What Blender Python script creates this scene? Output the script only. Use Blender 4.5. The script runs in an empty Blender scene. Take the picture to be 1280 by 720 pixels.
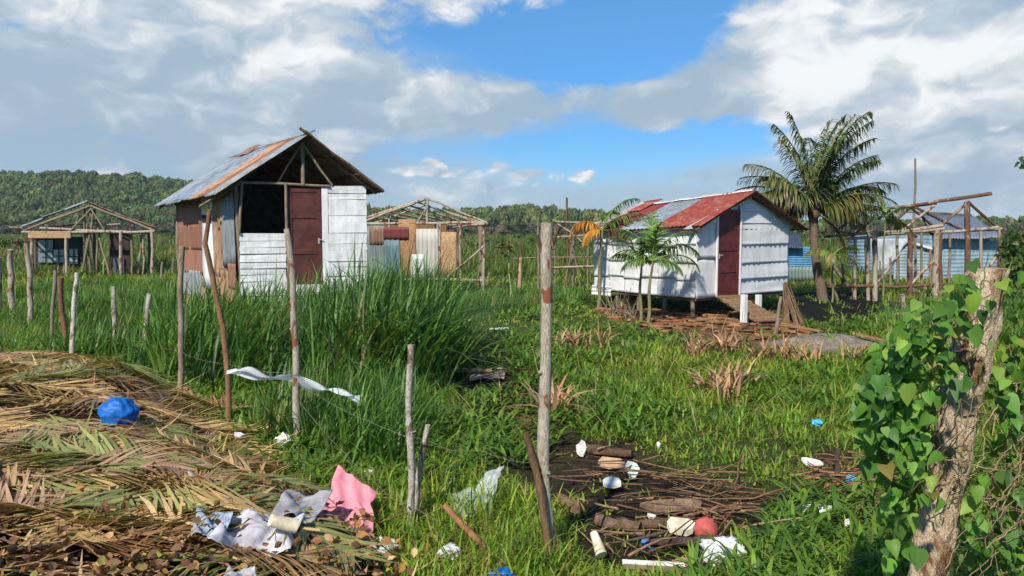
import bpy, math, random
import numpy as np
from mathutils import Vector, Matrix, noise
R = random.Random(11)
rng = np.random.default_rng(7)
S = bpy.context.scene
COL = S.collection
PI = math.pi
# ------------------------------------------------------------------ camera
F, HZ, CH = 960.0, 285.0, 2.0            # focal length in px of the 1280 frame, horizon row, eye height
PITCH = math.atan((360 - HZ) / F)
cd = bpy.data.cameras.new('camera'); cam = bpy.data.objects.new('camera', cd); COL.objects.link(cam)
cam.location = (0, 0, CH); cam.rotation_euler = (PI/2 - PITCH, 0, 0)
cd.sensor_width = 36; cd.lens = 36 * F / 1280; cd.clip_start = .05; cd.clip_end = 6000
S.camera = cam
def ray(u, v):
    cx, cy = (u - 640) / F, (360 - v) / F
    sp, cp = math.sin(PITCH), math.cos(PITCH)
    return Vector((cx, cp + cy * sp, -sp + cy * cp))
def at(u, v, Y):                         # point seen at (u, v), Y metres ahead
    d = ray(u, v); return Vector((0, 0, CH)) + d * (Y / d.y)
def G(u, v, z=0.0):                      # point on the level z seen at (u, v)
    d = ray(u, v); return Vector((0, 0, CH)) + d * ((z - CH) / d.z)
# ------------------------------------------------------------------ light
SUN_EL = math.radians(44); SUN_AZ = math.radians(-156)   # azimuth clockwise from +Y
sd = Vector((math.sin(SUN_AZ) * math.cos(SUN_EL), math.cos(SUN_AZ) * math.cos(SUN_EL), math.sin(SUN_EL)))
ld = bpy.data.lights.new('sun', 'SUN'); lo = bpy.data.objects.new('sun', ld); COL.objects.link(lo)
ld.energy = 4.0; ld.angle = math.radians(2.0); ld.color = (1, .93, .80)
lo.rotation_euler = sd.to_track_quat('Z', 'Y').to_euler(); lo.location = sd * 50
S.view_settings.view_transform = 'Standard'; S.view_settings.look = 'None'
S.view_settings.exposure = 0.68; S.view_settings.gamma = 1
S.cycles.max_bounces = 6; S.cycles.diffuse_bounces = 3; S.cycles.glossy_bounces = 2; S.cycles.transmission_bounces = 4; S.cycles.transparent_max_bounces = 6
S.cycles.use_denoising = True

W = bpy.data.worlds.new('World'); S.world = W; W.use_nodes = True
def world():
    t = W.node_tree; t.nodes.clear(); N = t.nodes.new; L = t.links.new
    def val(s, a):
        if isinstance(a, (int, float)): s.default_value = a
        else: L(a, s)
    def M(op, a, b=None, c=None, clamp=False):
        n = N('ShaderNodeMath'); n.operation = op; n.use_clamp = clamp; val(n.inputs[0], a)
        if b is not None: val(n.inputs[1], b)
        if c is not None: val(n.inputs[2], c)
        return n.outputs[0]
    def smooth(x, a, b):
        n = N('ShaderNodeMapRange'); n.interpolation_type = 'SMOOTHSTEP'; val(n.inputs[0], x)
        n.inputs[1].default_value = a; n.inputs[2].default_value = b; return n.outputs[0]
    tc = N('ShaderNodeTexCoord'); sp = N('ShaderNodeSeparateXYZ'); L(tc.outputs['Generated'], sp.inputs[0])
    x, y, z = sp.outputs
    az = M('ARCTAN2', x, y); el = M('ARCSINE', z)
    def comb(a, b, c):
        n = N('ShaderNodeCombineXYZ'); val(n.inputs[0], a); val(n.inputs[1], b); val(n.inputs[2], c); return n.outputs[0]
    def fbm(v, scale, det, rough, dist=0.0):
        n = N('ShaderNodeTexNoise'); n.noise_dimensions = '2D'; L(v, n.inputs['Vector']); n.inputs['Scale'].default_value = scale
        n.inputs['Detail'].default_value = det; n.inputs['Roughness'].default_value = rough; n.inputs['Distortion'].default_value = dist
        return n.outputs[0]
    wob = N('ShaderNodeTexNoise'); wob.noise_dimensions = '2D'; L(comb(az, M('MULTIPLY', el, 1.6), 5.1), wob.inputs['Vector']); wob.inputs['Scale'].default_value = 9; wob.inputs['Detail'].default_value = 6
    ws = N('ShaderNodeSeparateColor'); L(wob.outputs['Color'], ws.inputs[0])
    wx = M('MULTIPLY', M('SUBTRACT', ws.outputs[0], .5), .10); wy = M('MULTIPLY', M('SUBTRACT', ws.outputs[1], .5), .10)
    ax_ = M('ADD', az, wx); ey_ = M('ADD', M('MULTIPLY', el, 1.75), wy)
    P = comb(az, M('MULTIPLY', el, 1.75), 0.37)
    Ps = comb(M('MULTIPLY', az, .55), M('MULTIPLY', el, 3.0), 1.7)
    def puff(dx, dy, scale, det):
        n = N('ShaderNodeTexVoronoi'); n.voronoi_dimensions = '2D'; n.feature = 'SMOOTH_F1'; n.normalize = True; n.inputs['Smoothness'].default_value = .45
        L(comb(M('ADD', ax_, dx), M('ADD', ey_, dy), .2), n.inputs['Vector']); n.inputs['Scale'].default_value = scale; n.inputs['Detail'].default_value = det; n.inputs['Roughness'].default_value = .55; n.inputs['Lacunarity'].default_value = 2.3
        return M('SUBTRACT', 1.0, n.outputs['Distance'])
    pf = puff(0, 0, 7.5, 3.0); pl = puff(-.028, .034, 7.5, 2.0); p2 = puff(0, 0, 26, 1.0); p2l = puff(-.008, .012, 26, 1.0)
    n1 = fbm(P, 4.6, 8, .52, .2); ns = fbm(Ps, 4.0, 6, .5)
    def blob(px, py, rx, ry, amp):
        ca = math.atan((px - 640) / F); ce = math.atan((HZ - py) / math.hypot(F, px - 640))
        a = M('MULTIPLY', M('SUBTRACT', az, ca), F / rx); b = M('MULTIPLY', M('SUBTRACT', el, ce), F / ry)
        q = M('ADD', M('MULTIPLY', a, a), M('MULTIPLY', b, b))
        return M('MULTIPLY', M('EXPONENT', M('MULTIPLY', q, -1)), amp)
    def total(bl):
        o = None
        for b in bl:
            s = blob(*b); o = s if o is None else M('ADD', o, s)
        return o
    # where heaps of cloud stand and where the blue shows
    cover = total([(60, 110, 420, 150, .55), (330, 60, 190, 90, .40), (1110, 80, 230, 140, .62), (850, 122, 240, 42, .42), (600, 135, 170, 34, .20), (1240, 200, 140, 80, .25), (570, -5, 120, 34, .42), (690, 8, 30, 22, .25), (470, 110, 110, 30, .2),
                   (700, 45, 180, 56, -.40), (570, 74, 100, 30, -.24), (830, 40, 70, 56, -.30), (760, 92, 60, 20, -.12), (670, 186, 200, 20, -.38), (870, 190, 100, 22, -.40), (910, 165, 50, 26, -.22), (330, 120, 60, 20, -.05)])
    small = total([(522, 214, 44, 8, .40), (541, 208, 14, 13, .36), (585, 216, 30, 6, .26), (660, 220, 34, 10, .40), (724, 221, 20, 10, .40), (610, 240, 90, 10, .12), (1255, 178, 40, 16, .3)])
    dsm = M('MULTIPLY', smooth(M('ADD', small, M('MULTIPLY', M('SUBTRACT', p2, .62), .8)), .16, .42), smooth(small, .05, .18))
    nh = M('MULTIPLY', M('SUBTRACT', fbm(P, 15, 6, .6, .6), .5), .75)
    D = M('ADD', M('ADD', M('ADD', M('MULTIPLY', n1, 1.0), M('MULTIPLY', pf, .40)), cover), nh)
    dens = smooth(D, .84, 1.16)
    # thin grey sheet under the heaps, thickest to the left
    veilc = total([(120, 170, 480, 90, .55), (540, 145, 330, 30, .34), (1150, 215, 280, 60, .45), (760, 262, 600, 34, .40), (700, 45, 190, 55, -.4), (760, 186, 230, 18, -.42)])
    veil = M('MULTIPLY', smooth(M('ADD', M('MULTIPLY', ns, .95), veilc), .42, 1.0), .86)
    lowhaze = M('MULTIPLY', smooth(el, .13, -.01), .38)
    cloudmix = M('MAXIMUM', M('MAXIMUM', dens, dsm), M('MAXIMUM', veil, lowhaze))
    lit = M('MULTIPLY', M('SUBTRACT', pf, pl), 2.3)
    bright = total([(390, 78, 100, 50, .50), (480, 10, 140, 30, .22), (1000, 90, 80, 80, .40), (1110, 60, 150, 60, .44), (1200, 100, 110, 60, .34), (980, 140, 60, 60, .2), (1150, 185, 110, 32, .16), (200, 5, 130, 32, .28), (60, -5, 50, 18, .3), (760, 118, 150, 22, .16), (690, 10, 40, 20, .3),
                    (570, 0, 80, 25, .15), (1255, 180, 40, 16, .25),
                    (100, 175, 440, 55, -.26), (880, 88, 110, 34, -.20), (1250, 28, 90, 20, -.20), (1210, 155, 90, 18, -.16), (40, 50, 150, 40, .12), (1170, 240, 170, 30, -.10)])
    B = M('ADD', M('ADD', M('MULTIPLY', lit, smooth(D, .80, 1.15)), bright), M('ADD', .20, M('MULTIPLY', M('SUBTRACT', n1, .5), .7)))
    B = M('ADD', B, M('MULTIPLY', dsm, M('ADD', .36, M('MULTIPLY', M('SUBTRACT', p2, p2l), 1.6))))
    B = smooth(B, -.08, 1.12)
    ramp = N('ShaderNodeValToRGB'); L(B, ramp.inputs[0]); cr = ramp.color_ramp
    cr.elements[0].color = (.36, .475, .59, 1); cr.elements[1].color = (.90, .92, .93, 1)
    e = cr.elements.new(.30); e.color = (.46, .565, .665, 1); e = cr.elements.new(.62); e.color = (.62, .68, .73, 1)
    dens2 = cloudmix
    sky = N('ShaderNodeTexSky'); sky.sky_type = 'NISHITA'; sky.sun_disc = False
    sky.sun_elevation = SUN_EL; sky.sun_rotation = SUN_AZ % (2 * PI); sky.air_density = 1.0; sky.dust_density = .2; sky.ozone_density = 2.5
    hs = N('ShaderNodeHueSaturation'); hs.inputs['Saturation'].default_value = 1.32; sm = N('ShaderNodeMix'); sm.data_type = 'RGBA'; sm.blend_type = 'MULTIPLY'; L(smooth(el, .35, .02), sm.inputs[0]); L(sky.outputs[0], sm.inputs[6]); sm.inputs[7].default_value = (.50, .64, .86, 1); L(sm.outputs[2], hs.inputs['Color'])
    b1 = N('ShaderNodeBackground'); L(hs.outputs[0], b1.inputs[0]); b1.inputs[1].default_value = .09
    b2 = N('ShaderNodeBackground'); L(ramp.outputs[0], b2.inputs[0]); b2.inputs[1].default_value = .665
    mx = N('ShaderNodeMixShader'); L(dens2, mx.inputs[0]); L(b1.outputs[0], mx.inputs[1]); L(b2.outputs[0], mx.inputs[2])
    out = N('ShaderNodeOutputWorld'); L(mx.outputs[0], out.inputs[0])
    W.cycles.sampling_method = 'MANUAL'; W.cycles.sample_map_resolution = 512
world()

# ------------------------------------------------------------------ materials
def newmat(name):
    m = bpy.data.materials.new(name); m.use_nodes = True
    t = m.node_tree; b = t.nodes['Principled BSDF']
    return m, t.nodes.new, t.links.new, b, t.nodes['Material Output']
def attr(N, name='tint'):
    a = N('ShaderNodeAttribute'); a.attribute_name = name; return a.outputs['Color']
def mixc(N, L, kind, f, a, b):
    n = N('ShaderNodeMix'); n.data_type = 'RGBA'; n.blend_type = kind
    for s, v in ((n.inputs[0], f), (n.inputs[6], a), (n.inputs[7], b)):
        if isinstance(v, (int, float)): s.default_value = v
        elif isinstance(v, tuple): s.default_value = (*v[:3], 1)
        else: L(v, s)
    return n.outputs[2]
def tex(N, L, scale, det=4, rough=.55, stretch=(1, 1, 1), dist=0, off=(0, 0, 0)):
    tc = N('ShaderNodeTexCoord'); mp = N('ShaderNodeMapping'); L(tc.outputs['Object'], mp.inputs[0])
    mp.inputs['Scale'].default_value = stretch; mp.inputs['Location'].default_value = off
    n = N('ShaderNodeTexNoise'); L(mp.outputs[0], n.inputs['Vector']); n.inputs['Scale'].default_value = scale
    n.inputs['Detail'].default_value = det; n.inputs['Roughness'].default_value = rough; n.inputs['Distortion'].default_value = dist
    return n.outputs[0]
def rampf(N, L, x, a, b):
    n = N('ShaderNodeMapRange'); n.interpolation_type = 'SMOOTHSTEP'; L(x, n.inputs[0]); n.inputs[1].default_value = a; n.inputs[2].default_value = b
    return n.outputs[0]
def bump(N, L, b, h, strength, dist):
    n = N('ShaderNodeBump'); n.inputs['Strength'].default_value = strength; n.inputs['Distance'].default_value = dist
    L(h, n.inputs['Height']); L(n.outputs[0], b.inputs['Normal'])
def foliage(name, transl=.35, rough=.45, spec=.35):
    m, N, L, b, out = newmat(name)
    f = tex(N, L, 9, 3)
    c = mixc(N, L, 'MULTIPLY', 1.0, attr(N), mixc(N, L, 'MIX', f, (.72, .74, .70), (1.25, 1.22, 1.2)))
    L(c, b.inputs['Base Color']); b.inputs['Roughness'].default_value = rough; b.inputs['Specular IOR Level'].default_value = spec
    tr = N('ShaderNodeBsdfTranslucent'); L(mixc(N, L, 'MULTIPLY', 1.0, c, (1.25, 1.25, .6)), tr.inputs[0])
    mx = N('ShaderNodeMixShader'); mx.inputs[0].default_value = transl; L(b.outputs[0], mx.inputs[1]); L(tr.outputs[0], mx.inputs[2]); L(mx.outputs[0], out.inputs[0])
    return m
def wood(name, c1, c2, scale=6, stretch=(3, 3, .6), patch=None, pscale=5, pthr=(.58, .66), rough=.85, bs=.5):
    m, N, L, b, out = newmat(name)
    f = tex(N, L, scale, 6, .65, stretch, .3)
    c = mixc(N, L, 'MIX', rampf(N, L, f, .3, .7), c1, c2)
    g = tex(N, L, scale * 9, 4, .6, stretch)
    c = mixc(N, L, 'MULTIPLY', .8, c, mixc(N, L, 'MIX', rampf(N, L, g, .3, .65), (.45, .43, .40), (1.1, 1.1, 1.1)))
    if patch:
        q = rampf(N, L, tex(N, L, pscale, 3, .6, (1, 1, .45), .4), *pthr); c = mixc(N, L, 'MIX', q, c, patch)
    c = mixc(N, L, 'MULTIPLY', 1.0, c, attr(N))
    L(c, b.inputs['Base Color']); b.inputs['Roughness'].default_value = rough; b.inputs['Specular IOR Level'].default_value = .2
    bump(N, L, b, g, bs, .02)
    return m
def tin(name, base, rust=(.16, .055, .025), amt=(.55, .72), metal=.0, rough=.5, scale=1.6, rust2=(.28, .12, .06), streak=(2.5, 2.5, .5), dirt=.35):
    m, N, L, b, out = newmat(name)
    f = tex(N, L, scale, 7, .68, streak, .5); f2 = tex(N, L, scale * 6, 5, .6, (1, 1, .4)); d = tex(N, L, scale * 2.2, 6, .7, (1.5, 1.5, .35), .2, (4, 1, 9))
    c0 = mixc(N, L, 'MULTIPLY', 1.0, base, attr(N))
    c0 = mixc(N, L, 'MULTIPLY', dirt, c0, mixc(N, L, 'MIX', rampf(N, L, d, .35, .62), (.45, .41, .35), (1.05, 1.05, 1.05)))
    rc = mixc(N, L, 'MIX', rampf(N, L, f2, .35, .65), rust, rust2)
    q = rampf(N, L, f, *amt); c = mixc(N, L, 'MIX', q, c0, rc)
    L(c, b.inputs['Base Color']); b.inputs['Metallic'].default_value = metal; b.inputs['Specular IOR Level'].default_value = .25
    rr = N('ShaderNodeMapRange'); L(q, rr.inputs[0]); rr.inputs[3].default_value = rough; rr.inputs[4].default_value = .9; L(rr.outputs[0], b.inputs['Roughness'])
    bump(N, L, b, f2, .25, .01)
    return m
def simple(name, col, rough=.7, var=.35, scale=12, transl=0, spec=.3, bs=.2, alpha=None, tr_col=None):
    m, N, L, b, out = newmat(name)
    f = tex(N, L, scale, 5, .6)
    c = mixc(N, L, 'MULTIPLY', var, col, mixc(N, L, 'MIX', rampf(N, L, f, .3, .7), (.45, .43, .40), (1.15, 1.15, 1.15)))
    c = mixc(N, L, 'MULTIPLY', 1.0, c, attr(N))
    L(c, b.inputs['Base Color']); b.inputs['Roughness'].default_value = rough; b.inputs['Specular IOR Level'].default_value = spec
    bump(N, L, b, f, bs, .01)
    sh = b.outputs[0]
    if transl:
        tr = N('ShaderNodeBsdfTranslucent'); L(c, tr.inputs[0]); mx = N('ShaderNodeMixShader'); mx.inputs[0].default_value = transl
        L(sh, mx.inputs[1]); L(tr.outputs[0], mx.inputs[2]); sh = mx.outputs[0]
    if alpha is not None:
        tp = N('ShaderNodeBsdfTransparent'); mx = N('ShaderNodeMixShader'); mx.inputs[0].default_value = alpha
        L(tp.outputs[0], mx.inputs[1]); L(sh, mx.inputs[2]); sh = mx.outputs[0]
    L(sh, out.inputs[0])
    return m
MT = dict(
 grass=foliage('grass', .5), reed=foliage('reed', .4, .45), frond=foliage('frond', .3, .4), dryleaf=foliage('dry_leaf', .2, .7, .2), vine=foliage('vine_leaf', .38, .5, .3), crown=foliage('crown', .25, .6, .2),
 pole=wood('pale_pole', (.46, .41, .34), (.30, .25, .185), 5, (3, 3, .7), (.20, .075, .04), 8, (.55, .585)),
 polegrey=wood('grey_pole', (.30, .25, .19), (.17, .13, .09), 6, (3, 3, .8)),
 polewhite=wood('whitish_pole', (.52, .49, .44), (.30, .25, .20), 6, (2, 2, 1.2), (.16, .11, .08), 11, (.52, .58)),
 polebrown=wood('brown_pole', (.19, .115, .065), (.10, .055, .03), 6, (3, 3, .7)),
 polered=wood('red_brown_pole', (.20, .105, .07), (.11, .055, .04), 5, (3, 3, .7), (.30, .22, .16), 4, (.52, .62)),
 bark=wood('stump_bark', (.56, .47, .36), (.33, .25, .17), 9, (2, 2, .9), (.15, .075, .035), 8, (.56, .63), .9, 1.0),
 plank=wood('plank', (.26, .17, .10), (.14, .085, .05), 4, (4, 4, .7)),
 tanboard=wood('tan_board', (.46, .30, .17), (.38, .24, .13), 3, (1, 1, 1)),
 rotwood=wood('rotten_wood', (.12, .085, .06), (.045, .033, .025), 5, (2, 2, 2), rough=.9),
 palmbark=wood('palm_bark', (.23, .17, .12), (.12, .085, .06), 6, (1, 1, 8)),
 whitetin=tin('white_painted_tin', (.65, .66, .67), amt=(.70, .84), rough=.6, scale=.9, dirt=.3),
 whiteplank=tin('white_plank', (.76, .77, .78), (.30, .24, .17), (.66, .85), rough=.65, scale=2.5, rust2=(.42, .36, .28), streak=(2, 2, .8), dirt=.38),
 greytin=tin('grey_tin', (.27, .30, .325), amt=(.54, .72), metal=.2, rough=.5, dirt=.7),
 rusttin=tin('brick_red_tin', (.27, .14, .095), (.17, .07, .04), (.5, .75), dirt=.4, rust2=(.33, .14, .08)),
 brownrust=tin('brown_rusted_tin', (.33, .20, .12), (.17, .075, .035), (.42, .62), rust2=(.36, .27, .19), dirt=.5),
 redroof=tin('red_roof_tin', (.27, .05, .038), (.19, .06, .04), (.44, .64), rough=.6, rust2=(.30, .13, .09), dirt=.6),
 darkredroof=tin('dark_red_roof_tin', (.20, .045, .045), (.12, .045, .03), (.55, .78), rough=.5),
 bluetin=tin('blue_tin', (.10, .27, .45), amt=(.66, .82), rough=.45, dirt=.5),
 bluegrey=tin('blue_grey_tin', (.23, .33, .39), amt=(.68, .85), rough=.5, dirt=.55, streak=(.6, .6, 3)),
 darkroof=tin('dark_blue_roof', (.13, .16, .22), amt=(.72, .9), rough=.5, dirt=.5),
 greentin=tin('dull_green_tin', (.16, .22, .20), amt=(.7, .85), rough=.6),
 door=simple('maroon_paint', (.12, .024, .022), .5, .75, 5, spec=.35, bs=.12),
 doorbrown=simple('brown_door_paint', (.10, .033, .026), .6, .8, 4, bs=.15),
 dark=simple('dark_board', (.035, .032, .032), .8, .6, 8),
 tarp=simple('grey_tarp', (.42, .45, .48), .6, .5, 4, .15),
 soil=None,
 white=simple('white_plastic', (.76, .77, .77), .5, .55, 14, .18), whitebag=simple('thin_white_plastic', (.80, .83, .85), .35, .2, 10, .35, .5, .1, .85),
 clearbag=simple('translucent_plastic', (.72, .78, .76), .3, .3, 10, .3, .6, .1, .5),
 foam=simple('dirty_foam', (.74, .73, .68), .85, .75, 11), pink=simple('pink_cloth', (.80, .30, .36), .9, .25, 16, .15, .1),
 greycloth=simple('grey_cloth', (.42, .41, .44), .9, .5, 10, .1, .1), printcloth=simple('patterned_plastic', (.62, .60, .66), .5, .6, 16, .1),
 denim=simple('faded_blue_cloth', (.30, .36, .46), .9, .6, 14, 0, .1), bluebag=simple('blue_plastic', (.012, .17, .62), .5, .5, 16, .25, .4, .5),
 cyanbag=simple('cyan_plastic', (.06, .42, .72), .35, .45, 12, .2, .5), red=simple('faded_red_rubber', (.45, .10, .09), .6, .55, 14), yellow=simple('yellow_plastic', (.75, .55, .06), .5),
 cream=simple('cream_foam', (.70, .63, .47), .8, .75, 11), cardboard=simple('wet_cardboard', (.33, .22, .14), .95, .5, 7), navy=simple('navy_plastic', (.05, .09, .22), .4),
 glass=simple('window_pane', (.35, .42, .45), .2, .5, 4, spec=.6), feather=simple('black_feather', (.02, .018, .018), .6), wire=simple('rusty_wire', (.25, .22, .19), .6, .5, 30), metal=simple('grey_metal', (.35, .35, .35), .4),
 stone=simple('orange_brick', (.40, .17, .09), .9, .6, 9), sand=simple('grey_sand', (.32, .28, .23), .95, .35, 14),
)
# ------------------------------------------------------------------ mesh builder
def nz(p, s=1.0, seed=0.0):
    return noise.noise(Vector((p[0] * s + seed, p[1] * s - seed * .7, p[2] * s + seed * 1.3)))
class MB:
    def __init__(s): s.v = []; s.f = []; s.t = []; s.m = []; s.mats = []; s.sm = []
    def mat(s, name):
        if name not in s.mats: s.mats.append(name)
        return s.mats.index(name)
    def add(s, vs, fs, tint=(1, 1, 1), mat=None, smooth=False):
        o = len(s.v); s.v += [Vector(p) for p in vs]; s.t += [tint] * len(vs)
        mi = s.mat(mat) if mat else 0
        for f in fs: s.f.append(tuple(i + o for i in f)); s.m.append(mi); s.sm.append(smooth)
    def tube(s, pts, radii, sides=7, wob=.0, tint=(1, 1, 1), mat=None, seed=None, smooth=True):
        pts = [Vector(p) for p in pts]; n = len(pts)
        if isinstance(radii, (int, float)): radii = [radii] * n
        seed = R.random() * 50 if seed is None else seed
        vs = []; fs = []; a = None
        for i, p in enumerate(pts):
            d = (pts[min(i + 1, n - 1)] - pts[max(i - 1, 0)]).normalized()
            if a is None: a = d.cross(Vector((0, 0, 1)) if abs(d.z) < .9 else Vector((1, 0, 0))).normalized()
            else: a = (a - d * a.dot(d)).normalized()
            b = d.cross(a)
            for k in range(sides):
                g = 2 * PI * k / sides; r = radii[i] * (1 + wob * nz((math.cos(g) * 1.3, math.sin(g) * 1.3, i * .9), 1, seed))
                vs.append(p + a * (math.cos(g) * r) + b * (math.sin(g) * r))
        for i in range(n - 1):
            for k in range(sides):
                k2 = (k + 1) % sides; fs.append((i * sides + k, i * sides + k2, (i + 1) * sides + k2, (i + 1) * sides + k))
        s.add(vs, fs, tint, mat, smooth)
        s.add(vs[:sides][::-1], [tuple(range(sides))], tint, mat); s.add(vs[-sides:], [tuple(range(sides))], tint, mat)
    def beam(s, p0, p1, r, r1=None, seg=5, bend=.012, sides=7, wob=.25, tint=(1, 1, 1), mat=None):
        p0, p1 = Vector(p0), Vector(p1); L = (p1 - p0).length; sd_ = R.random() * 90; r1 = r if r1 is None else r1
        pts = []; 
        for i in range(seg + 1):
            t = i / seg; w = math.sin(PI * t) * L * bend * 2 if seg > 1 else 0
            pts.append(p0.lerp(p1, t) + Vector((nz((t * 2, 0, 0), 1, sd_), nz((t * 2, 5, 0), 1, sd_), nz((t * 2, 0, 9), 1, sd_))) * (w + L * bend * .25 * (0 < i < seg)))
        s.tube(pts, [r + (r1 - r) * i / seg for i in range(seg + 1)], sides, wob, tint, mat, sd_)
    def box(s, c, size, ax=None, tint=(1, 1, 1), mat=None):
        c = Vector(c); ax = ax or (Vector((1, 0, 0)), Vector((0, 1, 0)), Vector((0, 0, 1)))
        vs = [c + ax[0] * (size[0] * .5 * i) + ax[1] * (size[1] * .5 * j) + ax[2] * (size[2] * .5 * k) for k in (-1, 1) for j in (-1, 1) for i in (-1, 1)]
        s.add(vs, [(0, 2, 3, 1), (4, 5, 7, 6), (0, 1, 5, 4), (1, 3, 7, 5), (3, 2, 6, 7), (2, 0, 4, 6)], tint, mat)
    def sheet(s, p00, p10, p11, p01, th=.01, nx=1, ny=1, disp=None, tint=(1, 1, 1), mat=None, side=1, smooth=False):
        # a bilinear sheet p00-p10-p11-p01 with thickness, outward normal side * (u x v); disp(u, v) in metres along the normal
        p00, p10, p11, p01 = map(Vector, (p00, p10, p11, p01))
        n = (p10 - p00).cross(p01 - p00).normalized() * side
        def P(u, v): return (p00 * (1 - u) + p10 * u) * (1 - v) + (p01 * (1 - u) + p11 * u) * v
        fr = []; bk = []
        for j in range(ny + 1):
            for i in range(nx + 1):
                u, v = i / nx, j / ny; d = disp(u, v) if disp else 0
                q = P(u, v) + n * d; fr.append(q); bk.append(q - n * th)
        W_ = nx + 1; K = W_ * (ny + 1); fs = []
        for j in range(ny):
            for i in range(nx):
                a = j * W_ + i; q = (a, a + 1, a + 1 + W_, a + W_)
                fs.append(q if side > 0 else q[::-1]); fs.append(tuple(x + K for x in (q[::-1] if side > 0 else q)))
        rim = [i for i in range(W_)] + [j * W_ + nx for j in range(1, ny + 1)] + [ny * W_ + i for i in range(nx - 1, -1, -1)] + [j * W_ for j in range(ny - 1, 0, -1)]
        for a, b in zip(rim, rim[1:] + rim[:1]): fs.append((b, a, a + K, b + K) if side > 0 else (a, b, b + K, a + K))
        s.add(fr + bk, fs, tint, mat, smooth)
    def corr(s, p00, p10, p11, p01, waves, amp=.014, th=.004, ny=6, dent=.008, side=1, tint=(1, 1, 1), mat=None, ragged=0):
        sd_ = R.random() * 60
        w = (Vector(p10) - Vector(p00)).length; h = (Vector(p01) - Vector(p00)).length
        s.sheet(p00, p10, p11, p01, th, max(4, int(waves * 6)), ny, lambda u, v: amp * math.sin(u * waves * 2 * PI) + dent * nz((u * w * 1.5, v * h * 1.5, 0), 1, sd_), tint, mat, side, True)
    def build(s, name, mat=None, parent=None, origin=None, kind=None):
        if mat and not s.mats: s.mats = [mat]
        if parent is not None:
            q = parent
            origin = Vector((0, 0, 0))
            while q is not None: origin = origin + q.location; q = q.parent
        o0 = Vector(origin) if origin is not None else Vector((0, 0, 0))
        me = bpy.data.meshes.new(name); me.from_pydata([tuple(p - o0) for p in s.v], [], s.f)
        for nme in s.mats: me.materials.append(MT[nme])
        me.polygons.foreach_set('material_index', s.m); me.polygons.foreach_set('use_smooth', s.sm)
        a = me.attributes.new('tint', 'FLOAT_COLOR', 'POINT'); a.data.foreach_set('color', np.array([(*c, 1) for c in s.t], dtype=np.float32).ravel())
        me.update()
        ob = bpy.data.objects.new(name, me); COL.objects.link(ob)
        if parent is not None: ob.parent = parent
        else: ob.location = o0
        if kind: ob['kind'] = kind
        return ob
def mesh_np(name, V, Fc, tint, mat, parent=None, kind=None, smooth=False, origin=None):
    V = np.asarray(V, np.float32)
    if parent is not None: V = V - np.array(parent.location, np.float32)
    elif origin is not None: V = V - np.array(origin, np.float32)
    Fc = np.asarray(Fc, np.int32)
    me = bpy.data.meshes.new(name); k = Fc.shape[1]
    me.vertices.add(len(V)); me.vertices.foreach_set('co', V.ravel())
    me.loops.add(Fc.size); me.loops.foreach_set('vertex_index', Fc.ravel())
    me.polygons.add(len(Fc)); me.polygons.foreach_set('loop_start', np.arange(0, Fc.size, k, dtype=np.int32))
    if smooth: me.polygons.foreach_set('use_smooth', np.ones(len(Fc), bool))
    me.update(calc_edges=True)
    a = me.attributes.new('tint', 'FLOAT_COLOR', 'POINT'); t4 = np.ones((len(V), 4), np.float32); t4[:, :3] = tint
    a.data.foreach_set('color', t4.ravel())
    me.materials.append(MT[mat]); ob = bpy.data.objects.new(name, me); COL.objects.link(ob)
    if parent is not None: ob.parent = parent
    elif origin is not None: ob.location = origin
    if kind: ob['kind'] = kind
    return ob
def tag(o, label, cat, group=None):
    o['label'] = label; o['category'] = cat
    if group: o['group'] = group
    return o
def thing(name, label, cat, loc, group=None):
    o = bpy.data.objects.new(name, None); COL.objects.link(o); o.location = loc; o.empty_display_size = .1
    return tag(o, label, cat, group)
def jit(c, a=.12): 
    k = 1 + R.uniform(-a, a); return tuple(max(0, x * k * (1 + R.uniform(-a, a) * .4)) for x in c)
# ------------------------------------------------------------------ terrain
def poly_sd(x, y, poly):                 # signed distance, positive inside
    x = np.asarray(x, float); y = np.asarray(y, float); P = np.array(poly, float); Q = np.roll(P, -1, 0)
    ins = np.zeros(x.shape, bool); dm = np.full(x.shape, 1e9)
    for (ax, ay), (bx, by) in zip(P, Q):
        c = ((ay > y) != (by > y))
        with np.errstate(divide='ignore', invalid='ignore'): xi = (bx - ax) * (y - ay) / (by - ay if by != ay else 1e-9) + ax
        ins ^= c & (x < xi)
        dx, dy = bx - ax, by - ay; t = np.clip(((x - ax) * dx + (y - ay) * dy) / (dx * dx + dy * dy + 1e-12), 0, 1)
        dm = np.minimum(dm, np.hypot(x - ax - t * dx, y - ay - t * dy))
    return np.where(ins, dm, -dm)
def sst(x, a, b):
    t = np.clip((x - a) / (b - a), 0, 1); return t * t * (3 - 2 * t)
def pg(pts, z=0): return [tuple(G(u, v, z)[:2]) for u, v in pts]
def wav(x, y, s, seed=0.):               # cheap smooth noise from sines
    x = np.asarray(x, float); y = np.asarray(y, float); o = 0
    r = np.random.default_rng(int(seed * 7) + 3)
    for k in range(7):
        a = r.uniform(0, 2 * PI); f = s * r.uniform(.5, 2.2); o = o + np.sin((x * math.cos(a) + y * math.sin(a)) * f + r.uniform(0, 6.3) + .8 * np.sin((x * math.sin(a) - y * math.cos(a)) * f * .7))
    return o / 4
PILE = pg([(-700, 472), (60, 466), (150, 470), (235, 480), (300, 548), (345, 600), (430, 612), (505, 668), (525, 705)], .2) + [(-.4, 3.0), (-.5, 1.5), (-9, 1.5)]
TRASH = pg([(690, 560), (720, 540), (790, 552), (880, 585), (960, 622), (975, 650), (920, 690), (900, 720), (770, 722), (720, 690), (690, 640)])
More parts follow.
